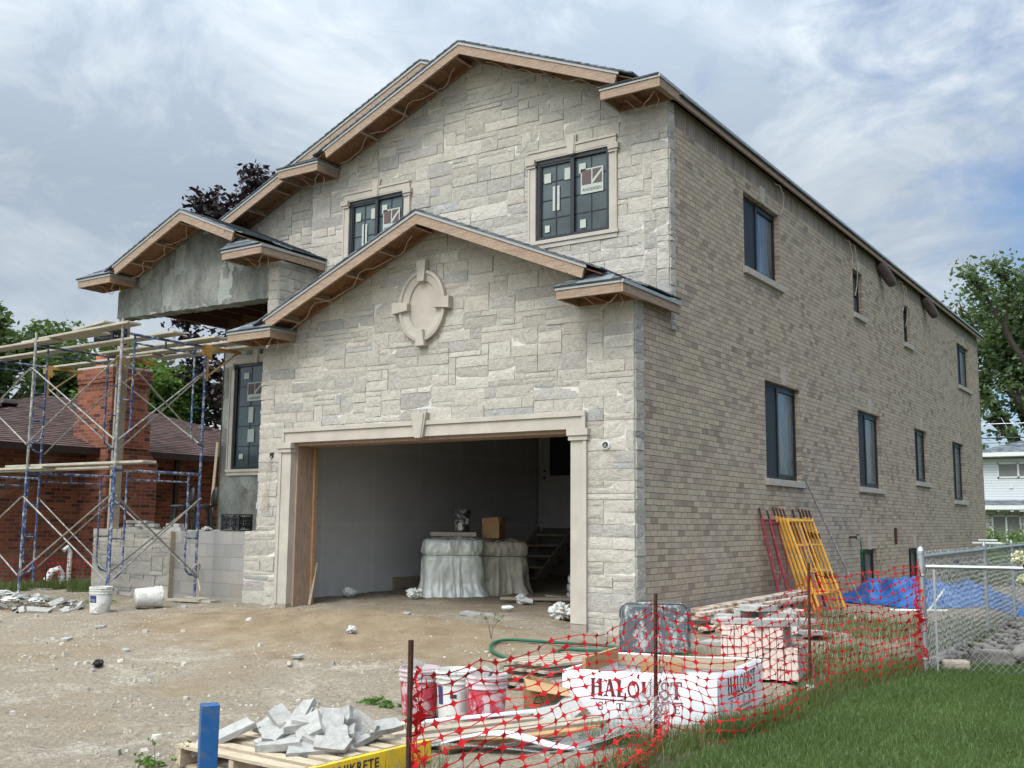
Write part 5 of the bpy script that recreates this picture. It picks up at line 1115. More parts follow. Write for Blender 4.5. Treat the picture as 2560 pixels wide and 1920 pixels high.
# ---------------------------------------------------------------- mortar tub standing on edge
TB = thing('mortar_tub', 'mortar splashed grey plastic tub standing on its side near the garage corner', 'tub', (.64, -.80, H(.64, -.8)), rot=(radians(-8), 0, radians(30)))
def rr_box(w2, h2, r, n=6):
    P = []
    for cx, cz, a0 in ((w2-r, h2-r, 0), (-w2+r, h2-r, 90), (-w2+r*.3, r*.3, 180), (w2-r*.3, r*.3, 270)):
        rr = r if cz > .3 else r*.3
        for k in range(n+1): a = radians(a0+90*k/n); P.append((cx+rr*cos(a), cz+rr*sin(a)))
    return P
m = MB(); lv = [(.36, .52, -.02, .0), (.36, .52, .0, .0), (.33, .50, .16, .02), (.30, .47, .17, .03)]; ids = []
for w2, h2, y, zz in lv: ids.append([m.V((x, -y, z+zz*.5)) for x, z in rr_box(w2, h2, .09)])
n = len(ids[0])
for A2, B2 in zip(ids, ids[1:]):
    for k in range(n): m.F((A2[k], A2[(k+1) % n], B2[(k+1) % n], B2[k]))
m.F(ids[-1]); m.build('tub_shell', 'tub', TB, True); m = MB(); P = rr_box(.375, .535, .1); m.tube([(x, .02, z) for x, z in P], .014, 6, closed=True); m.build('tub_lip', 'tub', TB, True)
# ---------------------------------------------------------------- stack of bricks with slabs on top
bm_ = MB(); bm_.box((0, 0, .0285), (.198, .09, .057), None, 1, .0015); bo = bm_.build('brick', 'dusty_brick'); bme = bo.data; bpy.data.objects.remove(bo)
bm_ = MB()
for y in (-.042, .042): bm_.box((0, y*.9, .0285), (.198, .016, .057))
for x in (-.091, -.032, .032, .091): bm_.box((x, 0, .0285), (.018, .062, .057))
bo = bm_.build('brick', 'dusty_brick'); bmh = bo.data; bpy.data.objects.remove(bo)
BS = Matrix.Translation((1.88, -1.62, H(2, -1.8)+.03)) @ Matrix.Rotation(radians(-78), 4, 'Z')
for lz in range(5):
    for ix in range(3):
        for iy in range(11 if lz < 3 else 9):
            if ix < 2 and 0 < iy < 8 and lz < 3: continue
            o = bpy.data.objects.new('brick', bmh if random.random() < .12 else bme); COL.objects.link(o); R_ = Matrix.Rotation(radians(90), 4, 'X') @ Matrix.Rotation(random.uniform(-.03, .03), 4, 'Y') @ Matrix.Rotation(random.uniform(-.05, .05), 4, 'Z')
            o.matrix_world = BS @ Matrix.Translation((-.21+ix*.205+random.uniform(-.014, .014), -.02+iy*.0635, .05+lz*.094)) @ R_; tag(o, 'mortar dusted brick set on edge in the stack behind the lettered crate', 'brick', 'bricks in the dusty stack')
tops = [(1.98, -1.7, .0, 0, 0, .3, 6), (2.25, -1.55, .0, 0, 0, .1, 2), (2.32, -1.75, .0, .03, 0, .5, 4), (2.0, -1.5, .055, 0, .03, 1.0, 4), (2.25, -1.5, .055, 0, .03, .2, 0), (2.42, -1.45, .0, 0, 0, .9, 1), (1.85, -1.55, .0, 0, 0, .4, 4), (2.1, -1.6, .115, .0, 0, .6, 0)]
for k, (x, y, z, rx, ry, rz, s_) in enumerate(tops): slab((x, y, z+H(2, -1.8)+.51), (rx, ry, rz), s_, 'white stone slab laid on top of the dusty brick stack', 'slabs on the brick stack', 1.15)
more = [(1.0, .2, 0, .2, 6), (1.25, .35, .06, 1, 0), (1.45, .9, .0, .4, 2), (1.7, 1.1, .06, .9, 6), (1.3, 1.3, .0, .1, 4), (1.9, 1.5, .0, .6, 1), (1.15, .75, .05, 1.6, 2), (1.55, .5, .0, .3, 7)]
for x, y, z, rz, s_ in more: slab((x, y, H(x, y)+z), (random.uniform(-.06, .06), random.uniform(-.05, .05), rz), s_, 'pale stone slab strewn in the weeds behind the brick stack', 'slabs in the weeds', 1.1)
slab((1.62, .35, H(1.6, .3)+.22), (radians(68), 0, .35), 1, 'white rectangular slab propped upright behind the brick stack', None, 1.45)
# dusty lumber by the wall
for k, (x0, y0_, x1, y1_, z, w_, h_) in enumerate(((.25, 1.2, .55, 4.3, .00, .14, .04), (.45, .9, .8, 3.9, .0, .14, .04), (.62, 1.0, .65, 3.6, .045, .14, .04), (.3, 1.1, .45, 4.5, .10, .19, .05), (.35, 1.0, .75, 3.9, .155, .09, .05), (.2, 1.3, .5, 4.6, .17, .19, .06), (.8, .6, 1.1, 2.6, .02, .14, .05))):
    m = MB(); g = H(.5, 2)+.01; m.beam((x0, y0_, g+z+h_/2), (x1, y1_, g+z+h_/2+.02*k), w_, h_); tag(m.build('lumber_board', 'dusty_wood', None, bevel=.006), 'mortar whitened board in the lumber pile along the brick wall', 'board', 'lumber by the brick wall')
# ---------------------------------------------------------------- scaffold frames leaning on the side wall
def lean_frame(label, y, mat, x_top=.06, foot=.9, w_=1.1, h_=1.75, style=0, group=None, xo=0.0, topz=None):
    g = H(foot, y)+.0; ang = math.atan2(foot-x_top, (topz or 1.52)-g)
    t_ = thing('leaning_scaffold', label, 'scaffold frame', (foot+xo, y, g), group, rot=(0, -ang, 0)); h_ = ((topz or 1.52)-g)/cos(ang)
    for yy in (0, w_): m = MB(); m.tube([(0, yy, 0), (0, yy, h_)], .0215, 10); m.build('leg', mat, t_, True); m = MB(); m.tube([(0, yy, h_), (0, yy, h_+.14)], .016, 8); m.build('coupling_pin', 'rust', t_, True)
    m = MB(); m.tube([(0, 0, h_-.05), (0, w_, h_-.05)], .0215, 8); m.build('top_bar', mat, t_, True)
    if style == 0:
        for zz in (.16,): m = MB(); m.tube([(0, 0, zz+.12), (0, w_, zz+.12)], .0215, 8); m.build('bottom_bar', mat, t_, True)
        for yy in (w_*.42, w_*.58): m = MB(); m.tube([(0, yy, .28), (0, yy, h_-.05)], .013, 8); m.build('centre_post', mat, t_, True)
        for zz in (h_*.42, h_*.70):
            m = MB(); m.tube([(0, 0, zz), (0, w_*.42, zz)], .012, 6); m.tube([(0, w_*.58, zz), (0, w_, zz)], .012, 6); m.build('rung', mat, t_, True)
    else:
        m = MB(); m.tube([(0, 0, .25), (0, w_, .25)], .0215, 8); m.build('bottom_bar', mat, t_, True)
        m = MB(); m.tube([(0, .3, h_-.05), (0, .3, .7), (0, .22, .5), (0, 0, .42)], .014, 6); m.build('ladder_side', mat, t_, True)
    for zz in (h_-.3, h_*.35): m = MB(); m.box((0, w_, zz), (.06, .03, .09)); m.box((0, w_+.02, zz+.03), (.03, .05, .012)); m.build('brace_lug', 'rust', t_, True)
    return t_
lean_frame('red scaffold frame against the brick wall, the one at the back', 4.02, 'red_paint', .05, .36, w_=1.5, style=1, topz=1.50)
lean_frame('red scaffold frame leaning in front of the other red one', 4.18, 'red_paint', .12, .46, w_=1.5, style=1, topz=1.46)
for k, (y, ft, lb) in enumerate(((4.55, .52, 'yellow scaffold frame nearest the wall in the leaning set'), (4.46, .62, 'second yellow scaffold frame out from the wall'), (4.36, .73, 'third yellow scaffold frame out from the wall'), (4.26, .84, 'outermost yellow scaffold frame, showing its two centre posts'))): lean_frame(lb, y, 'yellow_paint', .08+.09*k, ft, w_=1.2, style=0, group='yellow frames leaning on the brick wall', topz=1.52-.01*k)
m = MB(); m.tube([(.86, 6.35, H(.86, 6.35)), (.05, 6.10, 2.17)], .017, 8); m.box((.055, 6.10, 2.16), (.05, .05, .07)); tag(m.build('steel_pole', 'brace'), 'long galvanised pole leaning on the brick wall above the yellow frames', 'pole')
m = MB(); m.tube([(.12, 8.72, 1.15), (.2, 8.72, 1.1), (.22, 8.75, .9), (.2, 8.85, .5), (.25, 8.9, .14), (.5, 8.7, .12), (.8, 8.2, .12)], .013, 8); tag(m.build('garden_hose', 'hose'), 'dark green hose hanging from the wall faucet', 'hose')
# ---------------------------------------------------------------- blue tarp
def tarp():
    m = MB(); m.smooth = True; A = Vector((1.30, 6.9, 0)); d = Vector((1.75, 2.9, 0)); Ln = d.length; d.normalize(); pr = Vector((-d.y, d.x, 0))
    def f(u, v):
        w_ = 1.35*(1-.55*max(0, u-.5)); e = .12*fbm(u*6, v*2, 5, 3); p = A+d*(Ln*(u-.16)+.15*fbm(u*3, v*4, 8, 2))+pr*((v-.45)*w_*(1+e)*1.5)
        env = (sin(pi*min(1, max(0, v)))**.6)*(sin(pi*min(1, max(0, u)))**.4); hh = .16+.40*math.exp(-((u-.12)/.1)**2)+.26*math.exp(-((u-.33)/.10)**2)+.20*math.exp(-((u-.62)/.07)**2)
        rid = abs(fbm(u*7+v*2, v*4, 3, 2)); z = env*hh*(.45+1.5*max(0, .42-rid))+.10*env*abs(fbm(u*15, v*9, 6, 3)); return (p.x, p.y, H(p.x, p.y)+.012+max(0, z))
    m.grid(110, 46, f); tag(m.build('tarp', 'tarp'), 'crumpled bright blue tarpaulin on the ground along the side yard', 'tarp')
tarp()
m = MB(); m.tube([(1.55, 5.35, .12), (2.3, 5.7, .13)], .02, 6); m.tube([(2.05, 5.6, .12), (2.2, 6.0, .42)], .014, 6); tag(m.build('pvc_offcut', 'pvc'), 'white pipe offcuts lying before the blue tarp', 'pipe')
# ---------------------------------------------------------------- garden hose loop
m = MB(); P = [(.45, -.95, 0), (.0, -.75, 0), (-.5, -1.15, 0), (-.85, -1.55, 0), (-.72, -1.95, 0), (-.35, -2.15, 0), (.1, -2.2, 0), (.25, -2.0, 0), (-.05, -1.7, 0), (-.2, -1.35, 0), (.15, -1.05, 0), (.6, -.85, 0)]
Q = []
for i in range(len(P)-1):
    p0 = Vector(P[max(0, i-1)]); p1 = Vector(P[i]); p2 = Vector(P[i+1]); p3 = Vector(P[min(len(P)-1, i+2)])
    for k in range(8): t = k/8; q = .5*((2*p1)+(p2-p0)*t+(2*p0-5*p1+4*p2-p3)*t*t+(3*p1-p0-3*p2+p3)*t**3); Q.append((q.x, q.y, H(q.x, q.y)+.03))
m.tube(Q, .016, 8); tag(m.build('garden_hose', 'hose'), 'green hose looped on the dirt in front of the garage corner', 'hose')
# ---------------------------------------------------------------- odds and ends near the crate
def board(p, q, w_, h_, mat, label, group=None, name='lumber_board', cat='board', bev=.004): m = MB(); m.beam(p, q, w_, h_); return tag(m.build(name, mat, None, bevel=bev), label, cat, group)
g = -.085
board((1.02, -5.62, g+.03), (1.72, -4.18, g+.05), .12, .035, 'greywood', 'grey board at the back of the four lying by the fence', 'boards by the netting'); board((1.22, -5.72, g+.03), (1.88, -4.30, g+.05), .10, .035, 'greywood', 'second board from the back of those lying by the fence', 'boards by the netting')
board((1.36, -5.74, g+.03), (2.02, -4.42, g+.06), .09, .035, 'greywood', 'third board from the back of those lying by the fence', 'boards by the netting'); board((1.52, -5.72, g+.03), (2.10, -4.62, g+.05), .09, .03, 'orange_wood', 'reddish board nearest the fence of those lying by it', 'boards by the netting'); board((.95, -5.50, g+.075), (1.55, -4.42, g+.09), .045, .02, 'wrap', 'white plastic strip lying on the boards', name='plastic_strip', cat='strip')
m = MB(); m.smooth = True; m.grid(24, 4, lambda u, v: (1.52+.72*u, -5.62+.55*u+.11*(v-.5)*(1.6-u), g+.05+.05*sin(u*5)+.03*(v-.5)**2)); tag(m.build('foam_strip', 'wrap', None, solid=.012), 'curled white foam strip lying on the wire lath', 'foam strip')
for k in range(4):
    for j in range(5): board((.25+.12*j+.02*k, -3.35+.02*k, g+.05+.06*k), (.55+.12*j, -2.50, g+.05+.06*k), .09, .02, 'greywood', 'thin slat in the small stack behind the cardboard carton', 'slats stacked behind the carton', bev=0)
cbx = thing('cardboard_box', 'collapsed brown cardboard carton beside the third bucket', 'box', (1.40, -4.22, H(1.4, -4.2)), rot=(0, 0, .5))
m = MB(); m.poly([(-.17, -.10, 0), (.17, -.10, 0), (.15, -.12, .24), (-.17, -.10, .30)]); m.poly([(.17, -.10, 0), (.20, .12, 0), (.18, .12, .20), (.15, -.12, .24)]); m.poly([(-.17, -.10, 0), (-.17, .14, 0), (-.15, .14, .3), (-.17, -.10, .30)]); m.poly([(-.17, .14, 0), (.2, .12, 0), (.18, .12, .2), (-.15, .14, .3)]); m.build('carton', 'cardboard', cbx, True, solid=.004)
m = MB(); m.poly([(-.17, -.10, .30), (.15, -.12, .24), (.20, -.28, .20), (-.14, -.25, .24)]); m.build('flap', 'cardboard', cbx, True, solid=.004); m = MB()
for s_ in (0, .09): m.tube([(-.10+s_, -.105, .12), (-.06+s_, -.108, .20), (-.02+s_, -.110, .12), (-.10+s_, -.105, .12)], .004, 4)
m.build('printed_arrow', 'ink', cbx, True)
for k, (x, y, z, rx, ry, rz, s_) in enumerate(((1.55, -4.35, .0, .1, .1, .2, 1), (1.42, -4.42, .0, .0, .3, 1.2, 3), (1.62, -4.52, .03, .5, .2, .6, 1), (1.48, -4.28, .07, .3, -.2, 2.0, 5), (1.70, -4.40, .08, .9, .1, .9, 3), (1.36, -4.55, .0, .1, -.2, .4, 7), (1.60, -4.25, .10, .2, .5, 1.5, 5))): slab((x, y, g+z), (rx, ry, rz), s_, 'broken stone leaning by the left corner of the lettered crate', 'stones by the crate corner', 1.1)
for k, (x, y, rz, s_) in enumerate(((.75, -3.15, .3, 6), (.95, -3.0, .9, 2), (1.1, -3.35, .2, 0), (.85, -3.4, 1.2, 4), (.8, -3.12, .5, 1), (.35, -3.75, .4, 7))): slab((x, y, g+.015+.05*(k > 3)), (.03, .04*k, rz), s_, 'pale slab on the dirt between the slats and the crate', 'slabs behind the crate', 1.15)
# expanded metal lath
def lath():
    m = MB(); nu, nv = 58, 30
    def S_(u, v):
        x = 1.28+u*1.15+.10*sin(v*3); y = -5.95+v*.62+u*.95; lift = sst((u-.62)/.38); z = g+.02+.03*sin(u*6+v*4)+.02*fbm(u*4, v*4, 1, 2)+lift**1.5*.42*(.35+.65*v); x += lift*.22*(1-v)-.05*lift; y += lift*.28
        return Vector((x, y, z))
    for i in range(nu):
        for j in range(nv):
            c = S_(i/nu, j/nv); a = S_((i+.5)/nu, (j+.5)/nv); b = S_((i+1)/nu, j/nv); d = S_((i+.5)/nu, (j-.5)/nv); n_ = .0022
            for p, q in ((c, a), (a, b), (b, d), (d, c)):
                dd = (q-p).cross(Vector((0, 0, 1))); dd = dd.normalized()*n_ if dd.length > 1e-6 else Vector((n_, 0, 0)); m.poly([p+dd, q+dd+Vector((0, 0, .003)), q-dd, p-dd-Vector((0, 0, .001))])
    tag(m.build('metal_lath', 'wire'), 'sheet of expanded metal lath curling up toward the second stake', 'metal lath')
lath()
# ---------------------------------------------------------------- orange netting
def netting(m, Sf, ns, nt_, node=.36, jit=.07):
    rnd = random.Random(3); J = {}
    def G(i, j):
        if (i, j) not in J: J[i, j] = (rnd.uniform(-jit, jit), rnd.uniform(-jit, jit))
        a, b = J[i, j]; return (i+a)/ns, (j+b)/nt_
    for i in range(ns+1):
        for j in range(nt_+1):
            u, v = G(i, j); e = 1e-3; P = Sf(u, v); du = (Sf(u+.3/ns, v)-P)/.3; dv = (Sf(u, v+.3/nt_)-P)/.3
            R_ = rnd.uniform(.85, 1.15); a = node*R_; pts = []
            for k in range(8):
                th = k*pi/4; r = a if k % 2 == 0 else a*.5; pts.append(P+du*(r*cos(th))*.68+dv*(r*sin(th))*1.0)
            ce = m.V(P); ids = [m.V(p) for p in pts]
            for k in range(8): m.F((ce, ids[k], ids[(k+1) % 8]))
            for (i2, j2) in ((i+1, j), (i, j+1)):
                if i2 > ns or j2 > nt_: continue
                u2, v2 = G(i2, j2); n = 3; pr = None; horiz = i2 > i
                for k in range(n+1):
                    f = k/n; Q = Sf(u+(u2-u)*f, v+(v2-v)*f); wd = (dv if horiz else du); wd = wd.normalized()*(.0020+.0046*abs(f-.5)); cur = (m.V(Q+wd), m.V(Q-wd))
                    if pr: m.F((pr[0], cur[0], cur[1], pr[1]))
                    pr = cur
def spline(P, u):
    n = len(P)-1; x = max(0., min(.99999, u))*n; i = int(x); t = x-i; p0, p1, p2, p3 = P[max(0, i-1)], P[i], P[i+1], P[min(n, i+2)]
    return .5*((2*p1)+(p2-p0)*t+(2*p0-5*p1+4*p2-p3)*t*t+(3*p1-p0-3*p2+p3)*t**3)
ST = [((2.36, -7.07), .79), ((2.46, -4.50), .895), ((2.64, -1.72), 1.04)]
NF = thing('safety_fence', 'orange red plastic netting sagging between rusty stakes beside the lawn', 'fence', (2.45, -4.5, -.1))
for k, ((x, y), zt) in enumerate(ST):
    m = MB(); zb_ = -.35; r = .013; m.beam((x-.01*k, y, zb_), (x, y, zt), .024, .008); m.beam((x-.01*k, y+.01, zb_), (x, y+.01, zt), .006, .024); m.tube([(x-.01*k, y, zb_), (x, y, zt)], .011, 6); m.build('rusty_stake', 'rust', NF)
top1 = [Vector((2.36, -7.05, .60)), Vector((2.33, -6.4, .62)), Vector((2.32, -5.6, .66)), Vector((2.38, -4.95, .71)), Vector((2.47, -4.50, .84))]; bot1 = [Vector((2.42, -7.15, -.32)), Vector((2.62, -6.5, -.12)), Vector((2.75, -5.8, -.10)), Vector((2.72, -5.1, -.10)), Vector((2.55, -4.5, -.06))]
top2 = [Vector((2.47, -4.50, .84)), Vector((2.72, -3.9, .70)), Vector((2.78, -3.1, .78)), Vector((2.72, -2.3, .86)), Vector((2.65, -1.70, .94))]; bot2 = [Vector((2.55, -4.5, -.06)), Vector((2.92, -4.15, -.10)), Vector((2.98, -3.2, -.10)), Vector((2.9, -2.3, -.10)), Vector((2.78, -1.65, -.09))]
top3 = [Vector((2.65, -1.70, .94)), Vector((2.82, -1.1, .93)), Vector((2.98, -.5, .96)), Vector((3.15, .18, 1.02))]; bot3 = [Vector((2.78, -1.65, -.09)), Vector((2.95, -1.1, -.09)), Vector((3.08, -.5, -.09)), Vector((3.17, .16, -.06))]
def surf(T, B, s=1):
    def f(u, v): a = spline(T, u); b = spline(B, u); p = b.lerp(a, v); q = .06*fbm(u*7+s, v*3, s, 3); return p+Vector((q+.05*sin(v*pi)*s*.3, .02*sin(v*9+u*6), (.05*fbm(u*5, v*2, s+9, 2)-.03*abs(sin(u*9+s))*v)))
    return f
for T_, B_2, ns, s in ((top1, bot1, 20, 1), (top2, bot2, 23, 2), (top3, bot3, 20, 3)): m = MB(); netting(m, surf(T_, B_2, s), ns, 14); m.build('netting', 'orange', NF)
# folded slack netting at the foot of the first and second stakes
def slack(P, w_, ns, nt_, amp, seed):
    def f(u, v): c = spline(P, u); q = fbm(u*6+seed, v*4, seed, 3); return c+Vector((amp*fbm(v*5, u*3, seed, 2)+.05*(v-.5), amp*fbm(v*5+9, u*3, seed+4, 2), (v-.5)*w_+.05*q))
    m = MB(); netting(m, f, ns, nt_, .33, .12); m.build('slack_netting', 'orange', NF)
slack([Vector((2.36, -7.02, .55)), Vector((2.34, -6.98, .35)), Vector((2.37, -7.0, .12)), Vector((2.40, -7.02, -.1))], .18, 6, 5, .07, 2)
slack([Vector((2.50, -4.5, .1)), Vector((2.62, -4.75, .0)), Vector((2.72, -5.1, -.03)), Vector((2.78, -5.6, -.05)), Vector((2.74, -6.2, -.06))], .16, 15, 5, .07, 5)
slack([Vector((3.16, .16, .9)), Vector((3.15, .14, .6)), Vector((3.17, .12, .3)), Vector((3.17, .15, .0))], .25, 9, 4, .08, 7)
# netting and wire at the far left against the bungalow
NL = thing('safety_fence', 'faded red netting strung along the foot of the bungalow wall at the far left', 'fence', (-13, 0, -.1))
TL = [Vector((-12.8, -3.2, .72)), Vector((-12.85, -1, .68)), Vector((-12.9, 1.2, .6)), Vector((-12.7, 3.4, .62))]; BL = [p-Vector((0, 0, .62)) for p in TL]; m = MB(); netting(m, surf(TL, BL, 4), 60, 8); m.build('netting', 'orange', NL)
for y in (-2.8, .6, 3.2): m = MB(); m.tube([(-12.85, y, -.1), (-12.85, y, .95)], .014, 6); m.build('rusty_stake', 'rust', NL)
# ---------------------------------------------------------------- garage contents
def shroud(loc, w_, d_, h_, rz, label, seed, mat='poly'):
    t2 = thing('wrapped_pallet', label, 'wrapped pallet', loc, rot=(0, 0, rz)); rj = random.Random(seed)
    m = MB()
    for z in range(6):
        for i in range(3):
            for j in range(2): m.box((-.27*w_+.27*w_*i+rj.uniform(-.01, .01), -.2*d_+.4*d_*j, .15+.125*z), (.25*w_, .37*d_, .115), Matrix.Rotation(rj.uniform(-.05, .05), 3, 'Z'))
    m.build('stacked_sacks', 'sack' if mat == 'poly' else 'cardboard', t2, True, bevel=.02)
    m = MB(); m.box((0, 0, .05), (w_*.95, d_*.95, .02)); m.build('pallet_base', 'greywood', t2, True)
    m = MB(); m.smooth = True; NU, NV = 220, 40
    def f(u, v):
        a = 2*pi*u; c, s_ = cos(a), sin(a); p = 7; k = (abs(c)**p+abs(s_)**p)**(-1/p); pin = 1-.055*math.exp(-((v-.70)/.03)**2); fl = 1+.16*(max(0, .25-v)/.25)**1.5*max(0, fbm(c*2+seed, s_*2, 1, 2)+.35)*1.6
        q1 = a*5+seed+1.6*fbm(c*1.2, s_*1.2, seed, 2)+(1-v)*1.2*fbm(c*2, s_*2, seed+5, 2); dn = max(0, .72-v)/.72
        am = .35+1.5*max(0, .5+fbm(c*1.7+seed, s_*1.7, 4, 2)); fold = am*.085*(1-abs(sin(q1*.8)))**2.5*dn**.6+.05*(1-abs(sin(q1*1.7+2+2*v)))**5*dn+.05*fbm(c*2.2+seed, s_*2.2, v*2.4, 3)-.035*abs(fbm(c*3.5, s_*3.5+v*2, v*2+seed, 2))+(.05*fbm(c*4, s_*4, v*3+seed, 3) if v > .70 else 0)
        rr = k*pin*fl*(1+fold); zz = h_*v
        if v > .86: q2 = (v-.86)/.14; rr *= sqrt(max(0, 1-.22*q2*q2)); zz = h_*(.86+.14*sin(q2*pi/2)*.75)
        return (c*rr*w_/2, s_*rr*d_/2, zz+.012*fbm(c*6, s_*6, v*4, 2)*v)
    m.grid(NU, NV, f); top = len(m.v)-(NU+1); N3 = 10; prev = [top+i for i in range(NU+1)]
    for r in range(1, N3+1):
        cur = []
        for i in range(NU+1):
            x, y, z = m.v[top+i]; q = 1-r/N3; cur.append(m.V((x*q, y*q, z+.03*sin(pi*q/2+pi/2)+.045*fbm(x*q*6, y*q*6, seed, 3)*(1-q**4))))
        for i in range(NU): m.F((prev[i], prev[i+1], cur[i+1], cur[i]))
        prev = cur
    m.build('poly_cover', mat, t2, True); m = MB(); m.tube([(f(k/48, .70)[0]*1.01, f(k/48, .70)[1]*1.01, h_*.70) for k in range(48)], .006, 5, closed=True); m.build('green_twine', 'hose', t2, True); return t2
gz = H(-4.3, 2.6)
shroud((-4.83, 2.80, H(-4.8, 2.8)-.02), .98, .95, .96, radians(42), 'front stack of material under milky plastic sheet in the garage', 3); shroud((-4.42, 3.50, H(-4.4, 3.5)-.02), 1.0, .95, .90, radians(42), 'rear stack under a tan plastic sheet in the garage', 9, 'tan_poly')
m = MB(); m.box((-4.88, 2.95, gz+.99), (.78, .42, .07), Matrix.Rotation(radians(25), 3, 'Z')); tag(m.build('concrete_slab', 'sill', None, bevel=.006), 'flat grey slab under the black bucket in the garage', 'slab')
bucket((-4.80, 3.0, gz+1.036), 'mortar splashed black bucket on the wrapped stack', 'black_bucket', 'black_bucket', fill=False, rot=(0, 0, -1.0), labels=[(-.35, .15, .02, .14, 'label_white'), (.55, 1.1, .12, .22, 'label_white')])
cb2 = thing('cardboard_box', 'open brown cardboard box on the wrapped stack', 'box', (-4.42, 3.40, gz+.93), rot=(0, 0, radians(15)))
m = MB(); w2 = .15; 
for a, b in (((-w2, -w2), (w2, -w2)), ((w2, -w2), (w2, w2)), ((w2, w2), (-w2, w2)), ((-w2, w2), (-w2, -w2))): m.poly([(a[0], a[1], 0), (b[0], b[1], 0), (b[0], b[1], .22), (a[0], a[1], .22)])
m.build('carton', 'cardboard', cb2, True, solid=.005); m = MB(); m.poly([(-w2, -w2, .22), (w2, -w2, .22), (w2, -w2-.04, .35), (-w2, -w2-.02, .33)]); m.poly([(w2, -w2, .22), (w2, w2, .22), (w2+.06, w2, .36), (w2+.04, -w2, .34)]); m.build('flap', 'cardboard', cb2, True, solid=.005)
for k in range(3):
    bg_ = thing('plaster_bag', ('top', 'middle', 'bottom')[k]+' bag of plaster in the small pile inside the right jamb', 'bag', (-2.33, 2.95, H(-2.3, 2.95)+.26-.13*k), 'plaster bags by the jamb', rot=(0, 0, radians(32+4*k)))
    m = MB(); m.box((0, 0, .065), (.62, .40, .12)); m.build('bag', 'trash_white', bg_, True, bevel=.035); textmesh('CSC-', .105, 'bag_blue' if 'bag_blue' in M else 'navy', 'bag_lettering', bg_, (0, 0, 0), (1, 0, 0), (0, 0, 1), depth=.001, bold=.004)
    tx = bg_.children[-1]; off = Vector(bg_.location)
    for v_ in tx.data.vertices: v_.co += off+Vector((-.13, -.2025, .03))
# wheelbarrow-like handles and rubbish behind the stacks
m = MB(); m.tube([(-3.2, 4.3, .3), (-3.05, 4.35, 1.05), (-3.15, 4.3, 1.18)], .02, 8); m.tube([(-2.75, 4.7, .3), (-2.6, 4.7, 1.0), (-2.5, 4.65, 1.16)], .02, 8); m.beam((-3.1, 4.3, .55), (-2.6, 4.7, .5), .03, .05); m.box((-2.95, 4.55, .62), (.6, .5, .3), Matrix.Rotation(.5, 3, 'Y')); tag(m.build('wheelbarrow', 'brace'), 'upended wheelbarrow behind the wrapped stacks', 'wheelbarrow')
board((-3.4, 2.15, .24), (-2.3, 2.6, .25), .14, .04, 'greywood', 'grey board on the garage floor in front of the stacks', 'boards on the garage floor'); board((-3.0, 2.9, .26), (-1.9, 2.6, .25), .2, .03, 'greywood', 'wide board on the garage floor beside the bags', 'boards on the garage floor'); board((-5.66, .35, .13), (-5.70, .52, .75), .05, .02, 'greywood', 'thin stake leaning inside the left garage jamb')
slab((-2.62, .45, H(-2.62, .45)), (.0, .1, .5), 6, 'flat slab lying on the sand at the garage threshold')
m = MB(); m.lathe([(.035, 0), (.045, .13), (.042, .13), (.033, .004), (0, .004)], 18, (-2.72, 2.0, H(-2.72, 2)+.05), Matrix.Rotation(radians(-80), 3, 'Y') @ Matrix.Rotation(radians(20), 3, 'X')); tag(m.build('paper_cup', 'trash_white'), 'paper cup lying on its side at the garage threshold', 'cup')
m = MB(); m.lathe([(0, 0), (.03, .0), (.032, .01), (.032, .13), (.012, .17), (.012, .19), (0, .19)], 14, (-2.72, 1.2, H(-2.7, 1.2)+.035), Matrix.Rotation(radians(85), 3, 'Y')); pb = m.build('plastic_bottle', 'poly'); tag(pb, 'clear plastic water bottle on the dirt before the garage', 'bottle')
def crumple(loc, r, label, seed, mat='trash_white', cat='litter', name='crumpled_wrapper', flat=.45):
    m = MB(); rnd = random.Random(seed)
    def f(u, v):
        a = 2*pi*u; b = pi*(v-.5)*.98; rr = r*(1+.55*fbm(cos(a)*2.6*cos(b)+seed, sin(a)*2.6*cos(b), sin(b)*3, 4)-.25*abs(fbm(cos(a)*4*cos(b), sin(a)*4*cos(b)+seed, sin(b)*4, 3))); return (loc[0]+rr*cos(a)*cos(b), loc[1]+rr*sin(a)*cos(b), loc[2]+max(0, r*flat+rr*sin(b)*flat))
    m.grid(22, 14, f); return tag(m.build(name, mat), label, cat)
for k, (x, y, r, lb, mt) in enumerate(((-1.40, .62, .15, 'white and red crumpled sack at the right jamb', 'trash_white'), (-2.95, 2.05, .10, 'crumpled white wrapper beside the paper cup', 'trash_white'), (-4.9, 1.9, .12, 'crumpled clear plastic at the left foot of the wrapped stack', 'poly'), (-5.95, 1.55, .11, 'crumpled plastic against the left garage wall', 'poly'), (-2.63, -2.02, .055, 'white paper scrap on the sand mound', 'trash_white'), (-4.42, -1.95, .04, 'small white scrap left of the mound', 'trash_white'), (-3.64, -4.63, .05, 'black plastic scrap on the left of the forecourt', 'black'), (2.72, -2.0, .05, 'crumpled pale paper in the weeds by the netting', 'trash_white'))): crumple((x, y, H(x, y)), r, lb, k+3, mt, flat=.7 if mt != 'black' else .8)
